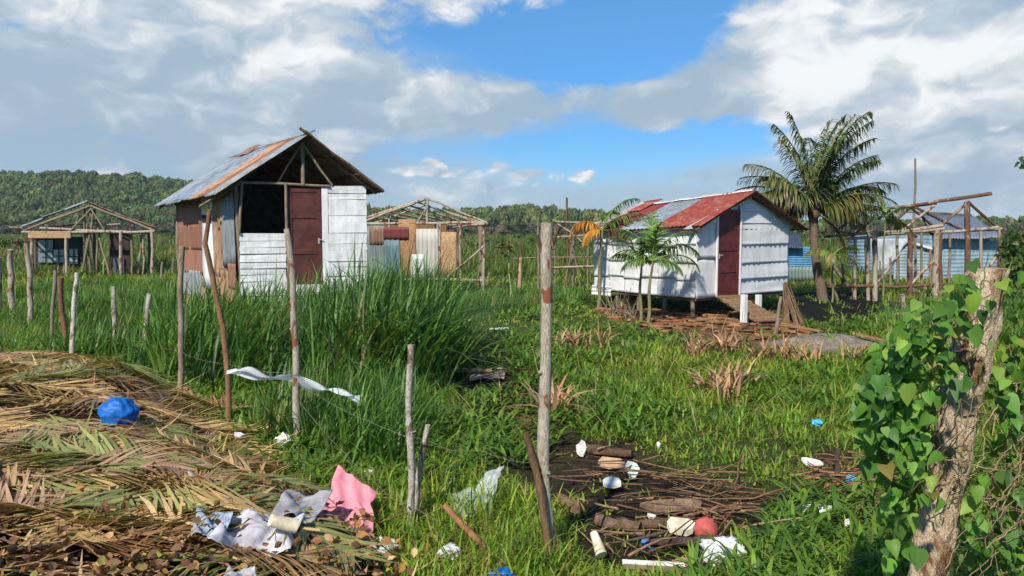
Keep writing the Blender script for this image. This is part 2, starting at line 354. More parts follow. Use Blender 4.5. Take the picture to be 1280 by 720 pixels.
DITCH = pg([(560, 455), (610, 440), (655, 475), (695, 545), (690, 605), (640, 575), (605, 505)])
DEBRIS = pg([(735, 385), (800, 388), (900, 385), (1000, 398), (1022, 424), (900, 430), (820, 418), (765, 399)])
BURNT = pg([(960, 372), (1050, 364), (1105, 372), (1110, 390), (1080, 402), (1010, 402), (985, 390)])
LOWGRASS = pg([(545, 400), (640, 385), (740, 385), (800, 402), (880, 425), (760, 440), (640, 440), (575, 432)])
RTRASH = pg([(1005, 580), (1060, 570), (1115, 580), (1130, 640), (1090, 655), (1030, 640)])
SANDC = G(1035, 432)
def gh(x, y):
    x = np.asarray(x, float); y = np.asarray(y, float)
    near = np.exp(-(x**2 + (y - 10)**2) / 60**2)
    h = near * (.05 * wav(x, y, .9, 1) + .02 * wav(x, y, 3.2, 2))
    h = h + sst(poly_sd(x, y, PILE), -.25, 1.1) * (.34 + .09 * wav(x, y, 1.3, 3) + .16 * sst(-x, 2.6, 4.6) * sst(y, 5.0, 6.8))
    h = h - .12 * sst(poly_sd(x, y, DITCH), -.3, .4) - .05 * sst(poly_sd(x, y, TRASH), -.2, .3)
    d = np.hypot((x - SANDC.x) / 1.1, (y - SANDC.y) / .62); h = h + .24 * np.exp(-d * d * 1.6)
    # wooded hills at the back
    b = sst(y, 205, 330)
    az = x / np.maximum(y, 1)
    prof = 16.5 * sst(-az, .10, .56) + 3.5 * sst(-az, -.05, .25) + 4.5 * np.exp(-((az - .02) / .10)**2) - 2.5 * sst(az, .12, .3)
    h = h + b * (prof * (1 + .05 * wav(x, y, .03, 5)) )
    return h
def gz(x, y): return float(gh(np.array([x]), np.array([y]))[0])
def axis(lo, hi, st, far_lo, far_hi, g=1.12):
    a = list(np.arange(lo, hi + 1e-6, st)); s = st; v = a[-1]
    while v < far_hi: s *= g; v += s; a.append(v)
    s = st; v = a[0]; b = []
    while v > far_lo: s *= g; v -= s; b.append(v)
    return np.array(b[::-1] + a)
XS = axis(-13, 13, .14, -3000, 3000); YS = axis(2, 24, .14, -300, 4000, 1.08)
X, Y = np.meshgrid(XS, YS); Z = gh(X, Y)
ny, nx = X.shape; idx = np.arange(ny * nx).reshape(ny, nx)
Fq = np.stack([idx[:-1, :-1], idx[:-1, 1:], idx[1:, 1:], idx[1:, :-1]], -1).reshape(-1, 4)
def zones(x, y):                          # soil and moss colours of the ground itself
    c = np.empty(x.shape + (3,)); n1 = wav(x, y, 1.4, 8)[..., None]; n2 = wav(x, y, .35, 9)[..., None]
    c[:] = (.060, .075, .022); c = c + n1 * np.array([.012, .008, .004]) + n2 * np.array([.006, .012, .0])
    def put(poly, col, a=-.25, b=.25):
        nonlocal c
        w = sst(poly_sd(x, y, poly) + .18 * wav(x, y, 4, 4), a, b)[..., None]; c = c * (1 - w) + np.array(col) * w
    put(LOWGRASS, (.055, .085, .02)); put(PILE, (.075, .045, .022)); put(DITCH, (.040, .028, .020)); put(TRASH, (.045, .032, .022)); put(RTRASH, (.06, .042, .028))
    put(BURNT, (.013, .012, .012), -.3, .3); put(DEBRIS, (.165, .095, .055))
    d = np.hypot((x - SANDC.x) / 1.1, (y - SANDC.y) / .62); w = sst(d, 1.25, .85)[..., None]; c = c * (1 - w) + np.array((.27, .235, .19)) * w
    far = sst(y, 60, 160)[..., None]; c = c * (1 - far) + np.array((.075, .105, .030)) * far
    return np.clip(c, .008, 1)
m, N, L, b, out = newmat('soil')
f = tex(N, L, 7, 8, .7); f2 = tex(N, L, 45, 6, .7)
c = mixc(N, L, 'MULTIPLY', 1.0, attr(N), mixc(N, L, 'MIX', rampf(N, L, f, .3, .7), (.6, .6, .62), (1.35, 1.3, 1.2)))
c = mixc(N, L, 'MULTIPLY', .8, c, mixc(N, L, 'MIX', rampf(N, L, f2, .35, .65), (.4, .4, .4), (1.3, 1.3, 1.3)))
L(c, b.inputs['Base Color']); b.inputs['Roughness'].default_value = .95; b.inputs['Specular IOR Level'].default_value = .1
bump(N, L, b, f2, .9, .04); MT['soil'] = m
V = np.stack([X, Y, Z], -1).reshape(-1, 3)
mesh_np('ground', V, Fq, zones(X, Y).reshape(-1, 3), 'soil', kind='structure', smooth=True)

# ------------------------------------------------------------------ blades
def blades(name, pos, H, Wd, az, lean, curl, col, mat, segs=4, kind='stuff', parent=None):
    n = len(pos); t = np.linspace(0, 1, segs + 1)[None, :]
    dx, dy = np.cos(az), np.sin(az)
    sx, sy = -dy, dx
    hor = H[:, None] * (np.sin(lean)[:, None] * t + curl[:, None] * t**2.2)
    ver = H[:, None] * (np.cos(lean)[:, None] * t - .45 * curl[:, None] * t**3)
    w = Wd[:, None] * np.minimum(1, .55 + 1.2 * t) * (1 - t**2.2) * .5 + .0004
    cx = pos[:, 0:1] + dx[:, None] * hor; cy = pos[:, 1:2] + dy[:, None] * hor; cz = pos[:, 2:3] + ver
    Lf = np.stack([cx - sx[:, None] * w, cy - sy[:, None] * w, cz], -1); Rt = np.stack([cx + sx[:, None] * w, cy + sy[:, None] * w, cz], -1)
    V = np.stack([Lf, Rt], 2).reshape(-1, 3)
    base = (np.arange(n) * (segs + 1) * 2)[:, None] + (np.arange(segs) * 2)[None, :]
    Fq = np.stack([base, base + 1, base + 3, base + 2], -1).reshape(-1, 4)
    tint = np.repeat(col, (segs + 1) * 2, 0)
    return mesh_np(name, V, Fq, tint, mat, kind=kind, parent=parent, smooth=True)
def scatter(n, y0, y1, power=1.0, margin=1.5, az0=None, az1=None):
    # distance law p(Y) ~ Y^-power, wide enough to look right from a step aside
    u = rng.random(n)
    if abs(power - 1) < 1e-6: y = y0 * (y1 / y0)**u
    else: y = (y0**(1 - power) + u * (y1**(1 - power) - y0**(1 - power)))**(1 / (1 - power))
    x = rng.uniform(-.74, .74, n) * (y + margin) if az0 is None else rng.uniform(az0, az1, n) * y
    return x, y
def palette(n, cols, wts, j=.16):
    c = np.array(cols)[rng.choice(len(cols), n, p=np.array(wts) / sum(wts))]
    return np.clip(c * (1 + rng.normal(0, j, (n, 1))) * (1 + rng.normal(0, j * .35, (n, 3))), .004, 1)
HOUSE_PADS = []
def field(name, n, y0, y1, hh, ww, power, tuft, cols, wts):
    nt_ = n // tuft; x, y = scatter(nt_, y0, y1, power)
    keep = np.ones(nt_)
    def ex(poly, p, grow=0.0):
        nonlocal keep
        keep = np.where(poly_sd(x, y, poly) + .15 * wav(x, y, 4, 4) > -grow, np.minimum(keep, p), keep)
    ex(PILE, .0, -.15); ex(TRASH, .09); ex(DITCH, .02, .22); ex(DEBRIS, .06); ex(BURNT, .10); ex(RTRASH, .45)
    keep = np.where(np.hypot((x - SANDC.x) / 1.1, (y - SANDC.y) / .62) < 1.0, .08, keep)
    keep = keep * np.clip(.80 + .45 * wav(x, y, 1.1, 12), .16, 1)
    for p in HOUSE_PADS: keep = np.where(poly_sd(x, y, p) > -.1, keep * .12, keep)
    k = rng.random(nt_) < keep; x, y = x[k], y[k]; nt_ = len(x)
    low = np.maximum(sst(poly_sd(x, y, LOWGRASS), -.3, .6), np.maximum(.75 * sst(poly_sd(x, y, DITCH), -.7, -.1), np.maximum(.6 * sst(poly_sd(x, y, TRASH), -.35, 0), .85 * sst(poly_sd(x, y, DEBRIS), -1.5, -.3))))
    patch = np.clip(1 + .38 * wav(x, y, .8, 6) + .2 * wav(x, y, 2.5, 7), .45, 1.8) * (1 - .68 * low)
    ph = rng.uniform(.6, 1.25, nt_) * patch
    tone = palette(nt_, cols, wts, .2)
    yl = np.clip(.5 + .6 * wav(x, y, .55, 15), 0, 1)[:, None]
    tone = tone * (1 - .35 * yl) + tone * yl * .35 * np.array([1.9, 1.45, .9])
    i = np.repeat(np.arange(nt_), tuft); m = len(i)
    spread = (hh * .28)
    px_ = x[i] + rng.normal(0, 1, m) * spread; py_ = y[i] + rng.normal(0, 1, m) * spread
    pos = np.stack([px_, py_, gh(px_, py_) - .02], -1)
    sc = (y[i] / 10)**.25
    H = hh * ph[i] * rng.uniform(.45, 1.25, m) * sc
    Wd = ww * rng.uniform(.6, 1.4, m) * (np.maximum(y[i], 5) / 7)**.75
    az = rng.uniform(0, 2 * PI, m); lean = np.abs(rng.normal(.32, .34, m)); curl = np.abs(rng.normal(.42, .34, m))
    col = tone[i] * (1 + rng.normal(0, .12, (m, 1)))
    dry = rng.random(m) < .06; col[dry] = np.array([.30, .21, .09]) * rng.uniform(.7, 1.2, (dry.sum(), 1))
    blades(name, pos, H, Wd, az, lean, curl, np.clip(col, .004, 1), 'grass')
GC = [(.155, .270, .034), (.205, .330, .040), (.105, .210, .032), (.275, .340, .052), (.31, .28, .08)]
def build_grass():
    field('grass', 150000, 3.2, 11, .225, .0175, .9, 10, GC, [4, 4, 3, 1.6, .5])
    field('meadow_grass', 150000, 10, 34, .185, .015, .9, 8, GC, [4, 4, 2.4, 2.0, .8])
    field('far_meadow', 90000, 30, 190, .5, .017, 1.1, 7, [(.105, .190, .034), (.140, .215, .042), (.075, .140, .030), (.19, .19, .065), (.17, .13, .07)], [4, 3, 3, 1.6, .8])
    n = 1500; x, y = scatter(n, 4, 40, .9); k = (poly_sd(x, y, PILE) < -.1) & (poly_sd(x, y, BURNT) < 0) & (wav(x, y, .6, 51) > .0); x, y = x[k], y[k]; n = len(x)
    blades('dead_stalks', np.stack([x, y, gh(x, y)], -1), rng.uniform(.25, .65, n), rng.uniform(.006, .012, n) * (y / 7)**.6, rng.uniform(0, 6.3, n), rng.uniform(.1, .8, n), rng.uniform(0, .5, n), palette(n, [(.38, .27, .13), (.28, .18, .09), (.44, .36, .2)], [2, 2, 1]), 'dryleaf', 4)
    # broad-leaved weeds among the grass
    n = 10000; x, y = scatter(n, 3.4, 22, .9)
    k = (poly_sd(x, y, PILE) < -.1) & (poly_sd(x, y, TRASH) < 0) & (poly_sd(x, y, BURNT) < 0) & (poly_sd(x, y, DEBRIS) < 0) & (wav(x, y, .9, 21) > -.1)
    x, y = x[k], y[k]; n = len(x); i = np.repeat(np.arange(n), 5); m = len(i)
    px_ = x[i] + rng.normal(0, .05, m); py_ = y[i] + rng.normal(0, .05, m)
    blades('weed_leaves', np.stack([px_, py_, gh(px_, py_) + rng.uniform(0, .12, m)], -1), rng.uniform(.10, .22, m), rng.uniform(.022, .042, m) * (y[i] / 6)**.5, rng.uniform(0, 6.3, m), rng.uniform(.3, 1.1, m), rng.uniform(.2, .7, m),
           palette(m, [(.14, .25, .032), (.19, .31, .038), (.085, .18, .03)], [3, 2, 2]), 'grass', 4)
def in_px_region(n, pts, dens_pow=0):
    P = pg(pts); a = np.array(P); x = rng.uniform(a[:, 0].min(), a[:, 0].max(), n * 8); y = rng.uniform(a[:, 1].min(), a[:, 1].max(), n * 8)
    k = poly_sd(x, y, P) > 0; return x[k][:n], y[k][:n]
RC = [(.062, .145, .030), (.092, .195, .036), (.130, .235, .042), (.042, .105, .028), (.25, .22, .08)]
def reed_bed(name, n, pts, h0, h1, w, lean_az, k=16, spread=.10, wts=(4, 4, 2, 2, .35)):
    nc = n // k; x, y = in_px_region(nc, pts); nc = len(x)
    for p in HOUSE_PADS:
        q = poly_sd(x, y, p) < .02; x, y = x[q], y[q]
    nc = len(x)
    hc = rng.uniform(.75, 1.1, nc) * np.clip(1 + .22 * wav(x, y, 1.2, 31), .6, 1.4); ac = lean_az + rng.normal(0, .7, nc); cc = palette(nc, RC, wts, .14)
    i = np.repeat(np.arange(nc), k); m = len(i)
    px_ = x[i] + rng.normal(0, spread, m); py_ = y[i] + rng.normal(0, spread, m)
    blades(name, np.stack([px_, py_, gh(px_, py_) - .03], -1), rng.uniform(h0, h1, m) * hc[i], w * rng.uniform(.6, 1.3, m), ac[i] + rng.normal(0, 1.1, m), np.abs(rng.normal(.16, .16, m)), np.abs(rng.normal(.34, .28, m)) * (1 + .9 * (rng.random(m) < .12)),
           np.clip(cc[i] * (1 + rng.normal(0, .15, (m, 1))), .004, 1), 'reed', 6)
def build_reeds():
    reed_bed('reeds', 2000, [(405, 470), (440, 440), (525, 428), (556, 455), (545, 492), (470, 505), (410, 495)], 1.05, 1.95, .040, .15, spread=.2)
    reed_bed('reeds', 3800, [(195, 470), (240, 418), (330, 405), (470, 402), (480, 430), (440, 460), (400, 490), (300, 490), (215, 485)], .65, 1.5, .034, .2, spread=.16)
    reed_bed('reeds', 4800, [(60, 452), (100, 405), (190, 385), (245, 395), (250, 430), (225, 475), (110, 462)], .35, .8, .030, .1, wts=(3, 5, 4, 1, .5))
    reed_bed('reeds', 3400, [(-40, 450), (-20, 400), (40, 380), (110, 382), (90, 430), (40, 455)], .25, .55, .020, .1, wts=(1, 4, 6, 0, 1))
    reed_bed('reeds', 5200, [(20, 378), (60, 362), (210, 360), (240, 378), (150, 392), (60, 395)], .3, .65, .030, .1, wts=(1, 4, 6, 0, 1))
    reed_bed('reeds', 3200, [(560, 395), (560, 378), (600, 372), (720, 370), (735, 380), (620, 392)], .25, .6, .024, .3, wts=(3, 4, 5, 1, 1))
    reed_bed('reeds', 2400, [(320, 545), (370, 505), (480, 500), (520, 540), (500, 600), (400, 580)], .35, .75, .020, .1, wts=(3, 4, 3, 1, .4))
    reed_bed('reeds', 1800, [(1090, 395), (1160, 385), (1290, 385), (1290, 430), (1130, 425)], .3, .7, .018, .3, wts=(2, 4, 4, 1, 1))
def dry_tufts():
    spots = [(706, 440, 9), (722, 436, 8), (736, 446, 4), (755, 437, 6), (700, 520, 7), (690, 512, 6), (868, 448, 9), (905, 440, 9), (918, 434, 6), (944, 452, 6), (958, 452, 6), (980, 449, 7), (994, 452, 6), (1009, 458, 4), (1063, 455, 6), (888, 490, 9), (902, 498, 9), (915, 486, 6), (925, 482, 4), (885, 440, 6)]
    P = []; A = []
    for u, v, n in spots:
        g = G(u, v)
        for k in range(n * 3):
            P.append((g.x + R.gauss(0, .07), g.y + R.gauss(0, .07), gz(g.x, g.y)))
    P = np.array(P); m = len(P)
    blades('dry_grass', P, rng.uniform(.28, .52, m), rng.uniform(.025, .055, m), rng.uniform(0, 6.3, m), np.abs(rng.normal(.25, .2, m)), np.abs(rng.normal(.5, .4, m)), palette(m, [(.42, .26, .15), (.36, .20, .12), (.48, .33, .18)], [2, 2, 1]), 'dryleaf', 5)

# ------------------------------------------------------------------ the wood on the hills
def crown_template(n, seed, lobes=7, leaf=.125):
    r = np.random.default_rng(seed)
    lc = np.concatenate([r.normal(0, .34, (lobes, 2)), r.uniform(.25, .8, (lobes, 1))], 1); lr = r.uniform(.26, .46, lobes)
    i = r.integers(0, lobes, n); d = r.normal(0, 1, (n, 3)); d /= np.linalg.norm(d, axis=1, keepdims=True)
    d[:, 2] = np.where(d[:, 2] < -.3, -d[:, 2], d[:, 2])
    p = lc[i] + d * (lr[i] * r.uniform(.75, 1.05, n))[:, None] * np.array([1, 1, .75])
    nrm = d + r.normal(0, .28, (n, 3)); nrm /= np.linalg.norm(nrm, axis=1, keepdims=True)
    a = np.cross(nrm, r.normal(0, 1, (n, 3))); a /= np.linalg.norm(a, axis=1, keepdims=True) + 1e-9; b_ = np.cross(nrm, a)
    s = (leaf * r.uniform(.6, 1.3, n))[:, None]
    V = np.stack([p - a * s, p - b_ * s * .6, p + a * s, p + b_ * s * .6], 1)
    return V, r.normal(1, .16, n)
CROWNS = [crown_template(520, 40 + k, 9 + k % 5) for k in range(8)]
def wood_mass(name, x, y, rad, hgt, cols, wts, extra_z=0):
    Vs = []; Ts = []; base = gh(x, y)
    tone = palette(len(x), cols, wts, .16)
    for k in range(len(x)):
        V, tv = CROWNS[rng.integers(0, len(CROWNS))]
        a = rng.uniform(0, 2 * PI); c, s = math.cos(a), math.sin(a); q = V.reshape(-1, 3)
        o = np.empty_like(q); o[:, 0] = (q[:, 0] * c - q[:, 1] * s) * rad[k] + x[k]; o[:, 1] = (q[:, 0] * s + q[:, 1] * c) * rad[k] + y[k]
        o[:, 2] = q[:, 2] * hgt[k] + base[k] + extra_z
        Vs.append(o); Ts.append(np.repeat(np.clip(tone[k][None] * tv[:, None], .004, 1), 4, 0))
    V = np.concatenate(Vs); T = np.concatenate(Ts)
    mesh_np(name, V, np.arange(len(V)).reshape(-1, 4), T, 'crown', kind='stuff')
def build_forest():
    FC = [(.075, .125, .034), (.095, .145, .040), (.055, .098, .030), (.125, .165, .045), (.14, .165, .06)]
    n = 2300; az = rng.uniform(-.85, -.10, n); y = rng.uniform(212, 325, n); x = az * y
    wood_mass('forest', x, y, np.clip(rng.lognormal(1.05, .32, n), 1.6, 6), rng.uniform(3.4, 6.2, n), FC, [4, 4, 3, 2, 1])
    n = 1100; az = rng.uniform(-.2, .95, n); y = rng.uniform(225, 330, n); x = az * y
    wood_mass('forest', x, y, np.clip(rng.lognormal(1.0, .32, n), 1.5, 5.5), rng.uniform(4.0, 7.4, n) * (1 - .12 * (az > .3)), [(.10, .15, .042), (.13, .175, .05), (.07, .115, .035), (.16, .18, .06)], [3, 3, 2, 2])
    # grey-brown scrub along the foot of the wood
    n = 420; az = rng.uniform(-.85, .95, n); y = rng.uniform(165, 210, n); x = az * y
    wood_mass('scrub', x, y, rng.uniform(1.6, 3.2, n), rng.uniform(1.6, 3.4, n), [(.10, .085, .055), (.13, .105, .075), (.075, .085, .04), (.09, .115, .04)], [3, 3, 2, 2])
    n = 240; az = rng.uniform(-.85, .95, n); y = rng.uniform(60, 165, n); x = az * y
    wood_mass('scrub', x, y, rng.uniform(.5, 1.3, n), rng.uniform(.5, 1.3, n), [(.09, .14, .03), (.12, .15, .045), (.13, .10, .06)], [3, 2, 2], -.1)
# ------------------------------------------------------------------ shacks
class Fr:
    def __init__(s, N_, R_, B_):
        s.o = Vector((N_.x, N_.y, 0)); a = Vector((R_.x - N_.x, R_.y - N_.y, 0)); b = Vector((B_.x - N_.x, B_.y - N_.y, 0))
        s.la, s.lb = a.length, b.length; s.ex, s.ey = a.normalized(), b.normalized()
    def __call__(s, a, b, z): return s.o + s.ex * a + s.ey * b + Vector((0, 0, z))
    def pad(s, g=.1): return [tuple(s(a, b, 0)[:2]) for a, b in ((-g, -g), (s.la + g, -g), (s.la + g, s.lb + g), (-g, s.lb + g))]
def planks(mb, fr, a0, a1, z0, z1, hts, off=0.0, mat=None, tv=.08, gap=.006, sag=0.012):
    z = z0; k = 0
    while z < z1 - .03:
        h = min(hts[k % len(hts)] * R.uniform(.85, 1.15), z1 - z); k += 1
        if z1 - z - h < .05: h = z1 - z
        j = lambda: R.uniform(-sag, sag)
        o = off + R.uniform(0, .012); sdv = R.random() * 40; t = 1 + R.uniform(-tv, tv * .5)
        mb.sheet(fr(a0 + j(), -o, z + gap + j() * .5), fr(a1 + j(), -o, z + gap + j() * .5), fr(a1 + j(), -o - R.uniform(0, .012), z + h - gap + j()), fr(a0 + j(), -o - R.uniform(0, .012), z + h - gap + j()),
                 .018, 8, 2, lambda u, v: .007 * nz((u * 4, v * 2, 0), 1, sdv), (t, t, t), mat)
        z += h
    return mb
def patches(mb, P, cols, rows, U0, U1, Z0, Z1, mat, side=1, tv=.07, th=.004, ribs=False):
    # flattened tin sheets nailed on in overlapping rows; P(u, out, z) -> point
    us = [U0 + (U1 - U0) * i / cols for i in range(cols + 1)]
    for i in range(cols):
        zs = [Z0 + (Z1 - Z0) * (j + (R.uniform(-.14, .14) if 0 < j < rows else 0)) / rows for j in range(rows + 1)]
        for j in range(rows):
            u0, u1 = us[i] - R.uniform(.0, .03), us[i + 1] + R.uniform(.0, .03); z0, z1 = zs[j] - R.uniform(.01, .04), zs[j + 1] + .01
            if j == 0: z0 = zs[0] + R.uniform(-.02, .01)
            o = .006 + R.uniform(0, .012) + .004 * ((i + j) % 2); tl = R.uniform(.012, .032); t = 1 + R.uniform(-tv * 1.7, tv * .3); sdv = R.random() * 50; w = u1 - u0
            rb = (lambda u: .011 * math.sin(u * w / .16 * 2 * PI)) if ribs else (lambda u: 0)
            jz = lambda: R.uniform(-.012, .012)
            mb.sheet(P(u0, o + tl, z0 + jz()), P(u1, o + tl, z0 + jz()), P(u1, o, z1 + jz()), P(u0, o, z1 + jz()), th, 22 if ribs else 9, 8,
                     lambda u, v: .016 * nz((u * 2.2, v * 2.2, 0), 1, sdv) + .008 * nz((u * 6, v * 5, 0), 1, sdv) + rb(u) + .012 * max(0, .08 - v) / .08, (t, t, t), mat, side, True)
def panel_door(parent, fr, a0, a1, z0, z1, off, mat, rows, name='door', handle_side=0):
    d = MB(); w = a1 - a0; ax = (fr.ex, fr.ey, Vector((0, 0, 1)))
    d.box(fr((a0 + a1) / 2, -off + .02, (z0 + z1) / 2), (w, .03, z1 - z0), ax)
    st = .085
    def rail(x0, x1, y0, y1): d.box(fr((x0 + x1) / 2, -off - .002, (y0 + y1) / 2), (x1 - x0, .018, y1 - y0), ax)
    rail(a0, a0 + st, z0, z1); rail(a1 - st, a1, z0, z1)
    edges = [z0] + [z0 + (z1 - z0) * r for r in rows] + [z1]
    for k, e in enumerate(edges):
        lo_, hi_ = (e, e + st) if k == 0 else ((e - st, e) if k == len(edges) - 1 else (e - st / 2, e + st / 2))
        rail(a0 + st + .0005, a1 - st - .0005, lo_, hi_)
    for e0, e1 in zip(edges, edges[1:]):
        d.sheet(fr(a0 + st + .03, -off + .002, e0 + st + .01), fr(a1 - st - .03, -off + .002, e0 + st + .01), fr(a1 - st - .03, -off + .002, e1 - st - .01), fr(a0 + st + .03, -off + .002, e1 - st - .01), .01)
    door = d.build(name, mat, parent)
    h = MB(); hx = a0 + .06 if handle_side == 0 else a1 - .06; hz = z0 + (z1 - z0) * .47
    h.box(fr(hx, -off - .016, hz), (.03, .008, .11), ax); h.beam(fr(hx, -off - .03, hz + .02), fr(hx + .07, -off - .045, hz + .02), .009, seg=1, wob=0)
    h.build('handle', 'metal', door)
    return door

# --- the hut in the reeds
def left_hut():
    N_ = at(297, 300, 15.0); R_ = at(457, 300, 15.95); B_ = at(222.5, 300, 17.5)
    f = Fr(N_, R_, B_); la, lb = f.la, f.lb; HOUSE_PADS.append(f.pad(-.05))
    z0, ze = .56, 2.88
    T = thing('shack', 'small hut of rusty tin and white planks with open gable standing in tall reeds', 'shack', f(la / 2, lb / 2, 0))
    mid = la / 2
    za = lambda b: 3.80 - .055 * b
    def rp(s, t, b):                    # roof point: s = -1 left / 1 right, t 0 ridge .. 1 eave
        over = .46 if s < 0 else .26
        return f(mid + s * t * (mid + over), b, za(b) - t * (1.17 if s < 0 else 1.07))
    # frame of posts and floor
    fm = MB()
    for a, b in ((.02, .05), (la - .02, .05), (.02, lb - .05), (la - .05, lb - .05), (.02, lb * .5), (la - .05, lb * .5)):
        q = f(a, b, 0); fm.beam(f(a, b, gz(q.x, q.y) - .1), f(a, b, 2.80), .045)
    for b in (.04, lb * .5, lb - .05): fm.beam(f(-.02, b, z0 - .05), f(la, b, z0 - .05), .045)
    fm.beam(f(-.35, .0, 2.70), f(-.02, lb, 2.70), .04)
    fm.build('frame', 'polegrey', T)
    fl = MB(); fl.sheet(f(0, .03, z0), f(la, .03, z0), f(la, lb, z0), f(0, lb, z0), .04); fl.build('floor_boards', 'plank', T)
    # front
    w = MB(); planks(w, f, .03, .90, z0 - .03, 1.90, [.14, .11, .17, .12]); planks(w, f, .93, 1.61, z0 - .06, z0 + .30, [.18], .03)
    w.build('wall', 'whiteplank', T)
    w = MB(); planks(w, f, 1.74, la + .02, z0 + .0, 2.86, [.30, .12, .20, .10, .26, .14, .2, .34]); w.build('wall', 'whiteplank', T)
    w = MB(); w.sheet(f(1.615, -.012, z0), f(1.735, -.012, z0), f(1.735, -.02, 2.82), f(1.615, -.02, 2.84), .02, 1, 8, lambda u, v: .004 * math.sin(v * 9)); w.build('door_post', 'whiteplank', T)
    p = MB(); p.beam(f(.905, -.05, z0), f(.905, -.06, 2.88), .032, bend=.01); p.build('door_post', 'polegrey', T)
    d = panel_door(T, f, .945, 1.605, z0 + .24, 2.80, .0, 'doorbrown', (.36, .72), handle_side=1)
    # side of odd tin sheets
    def Ps(u, o, z): return f(-o, lb - u, z)      # u runs from the back corner to the front
    def side_sheet(u0, u1, zz0, zz1, mat, waves, tint=(1, 1, 1), o=.015, nm='wall_sheet', amp=.012, j=.03):
        m = MB(); jj = lambda: R.uniform(-j, j)
        m.corr(Ps(u0, o + R.uniform(0, .02), zz0 + jj()), Ps(u1, o, zz0 + jj()), Ps(u1 + jj() * .5, o, zz1), Ps(u0 + jj() * .3, o, zz1), max(waves, .5), amp if waves else .0, .004, 8, .016, 1, tint); m.build(nm, mat, T)
    L_ = lb
    side_sheet(.0, L_ * .50, 2.02, 2.75, 'rusttin', 11); side_sheet(.0, L_ * .49, 1.52, 2.08, 'rusttin', 11, (.85, .8, .8), .03); side_sheet(.0, L_ * .50, 1.02, 1.58, 'rusttin', 11, (1.05, 1, 1), .022)
    side_sheet(.03, L_ * .44, .50, 1.08, 'greytin', 8, (1.15, 1.1, 1.05), .03); side_sheet(L_ * .42, L_ * .5, .40, .98, 'brownrust', 2, (1, 1, 1), .01)
    side_sheet(L_ * .49, L_ * .66, .72, 2.74, 'whitetin', 0, (1, 1, 1), .045)
    m = MB(); m.sheet(Ps(L_ * .52, .062, 2.34), Ps(L_ * .62, .062, 2.34), Ps(L_ * .62, .062, 2.47), Ps(L_ * .52, .062, 2.47), .003); m.build('painted_mark', 'yellow', T)
    m = MB(); m.sheet(Ps(L_ * .50, .062, 2.12), Ps(L_ * .655, .062, 2.10), Ps(L_ * .655, .062, 2.26), Ps(L_ * .5, .062, 2.28), .003); m.build('painted_mark', 'dark', T)
    side_sheet(L_ * .65, L_ * .84, 1.0, 2.78, 'brownrust', 5, (.95, .9, .85), .018); side_sheet(L_ * .81, L_ * .985, 1.25, 2.80, 'greytin', 3, (1, 1, 1), .035)
    side_sheet(L_ * .60, L_ * .99, .50, 1.15, 'brownrust', 5, (1.3, 1.2, 1.1), .03, j=.06); side_sheet(L_ * .88, L_ * 1.0, .82, 1.3, 'rusttin', 2, (1, 1, 1), .05, j=.06)
    # back and right walls
    m = MB(); m.sheet(f(la, lb, z0), f(0, lb, z0), f(0, lb, 2.8), f(la, lb, 2.8), .02); m.sheet(f(la, .06, z0), f(la, lb, z0), f(la, lb, 2.8), f(la, .06, 2.8), .02); m.build('wall', 'rotwood', T)
    m = MB(); m.add([f(.05, lb - .02, 2.8), f(la - .05, lb - .02, 2.8), f(mid, lb - .02, za(lb) - .08)], [(0, 1, 2)]); m.build('gable_board', 'rotwood', T)
    # roof
    r = bpy.data.objects.new('roof', None); COL.objects.link(r); r.parent = T
    strips = [(-.32, .22, 'greytin', (1.1, 1.1, 1.1), 1.03, None), (.18, .62, 'rusttin', (.95, .8, .75), 1.0, 'rusty red roof sheet'), (.58, 1.16, 'brownrust', (1.45, 1.4, 1.35), 1.02, 'faded tan roof sheet with rust streaks'),
              (1.10, 1.72, 'greytin', (1.0, 1.08, 1.2), .99, None), (1.66, 2.60, 'greytin', (.85, .98, 1.15), 1.01, None), (2.52, lb + .22, 'greytin', (1.05, 1.12, 1.2), .98, None)]
    for b0, b1, mt, tn, k, lab in strips:
        m = MB(); up = Vector((0, 0, .02 + R.uniform(0, .012)))
        m.corr(rp(-1, k, b1) + up, rp(-1, k + R.uniform(-.02, .02), b0) + up, rp(-1, -.015 - (.06 if b0 < 0 else 0), b0) + up, rp(-1, -.01, b1) + up, max(2, round((b1 - b0) / .11)), .014, .004, 8, .012, 1, tn)
        q = m.build('roof_sheet', mt, r)
        if lab: q['label'] = lab
    q = MB(); q.sheet(rp(-1, .12, 2.75) + Vector((0, 0, .09)), rp(-1, .10, 2.2) + Vector((0, 0, .07)), rp(-1, -.06, 2.2) + Vector((0, 0, .10)), rp(-1, -.06, 2.75) + Vector((0, 0, .10)), .01, 6, 3, lambda u, v: .01 * math.sin(u * 30)); q.build('roof_patch', 'rusttin', r)
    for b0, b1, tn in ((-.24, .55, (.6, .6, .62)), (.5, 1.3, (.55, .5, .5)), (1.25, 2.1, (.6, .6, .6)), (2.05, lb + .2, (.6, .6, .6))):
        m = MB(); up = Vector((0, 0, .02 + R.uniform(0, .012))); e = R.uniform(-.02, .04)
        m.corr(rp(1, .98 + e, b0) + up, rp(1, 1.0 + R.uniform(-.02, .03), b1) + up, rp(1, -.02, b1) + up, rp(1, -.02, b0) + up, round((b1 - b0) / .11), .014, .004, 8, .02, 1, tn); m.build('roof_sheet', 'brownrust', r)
    rf = MB(); dn = Vector((0, 0, -.045))
    for b in (-.06, lb * .33, lb * .66, lb - .06):
        for s in (-1, 1): rf.beam(rp(s, -.02, b) + dn, rp(s, .97, b) + dn, .034)
    rf.beam(f(mid, -.12, za(0) - .05), f(mid, lb + .1, za(lb) - .05), .035)
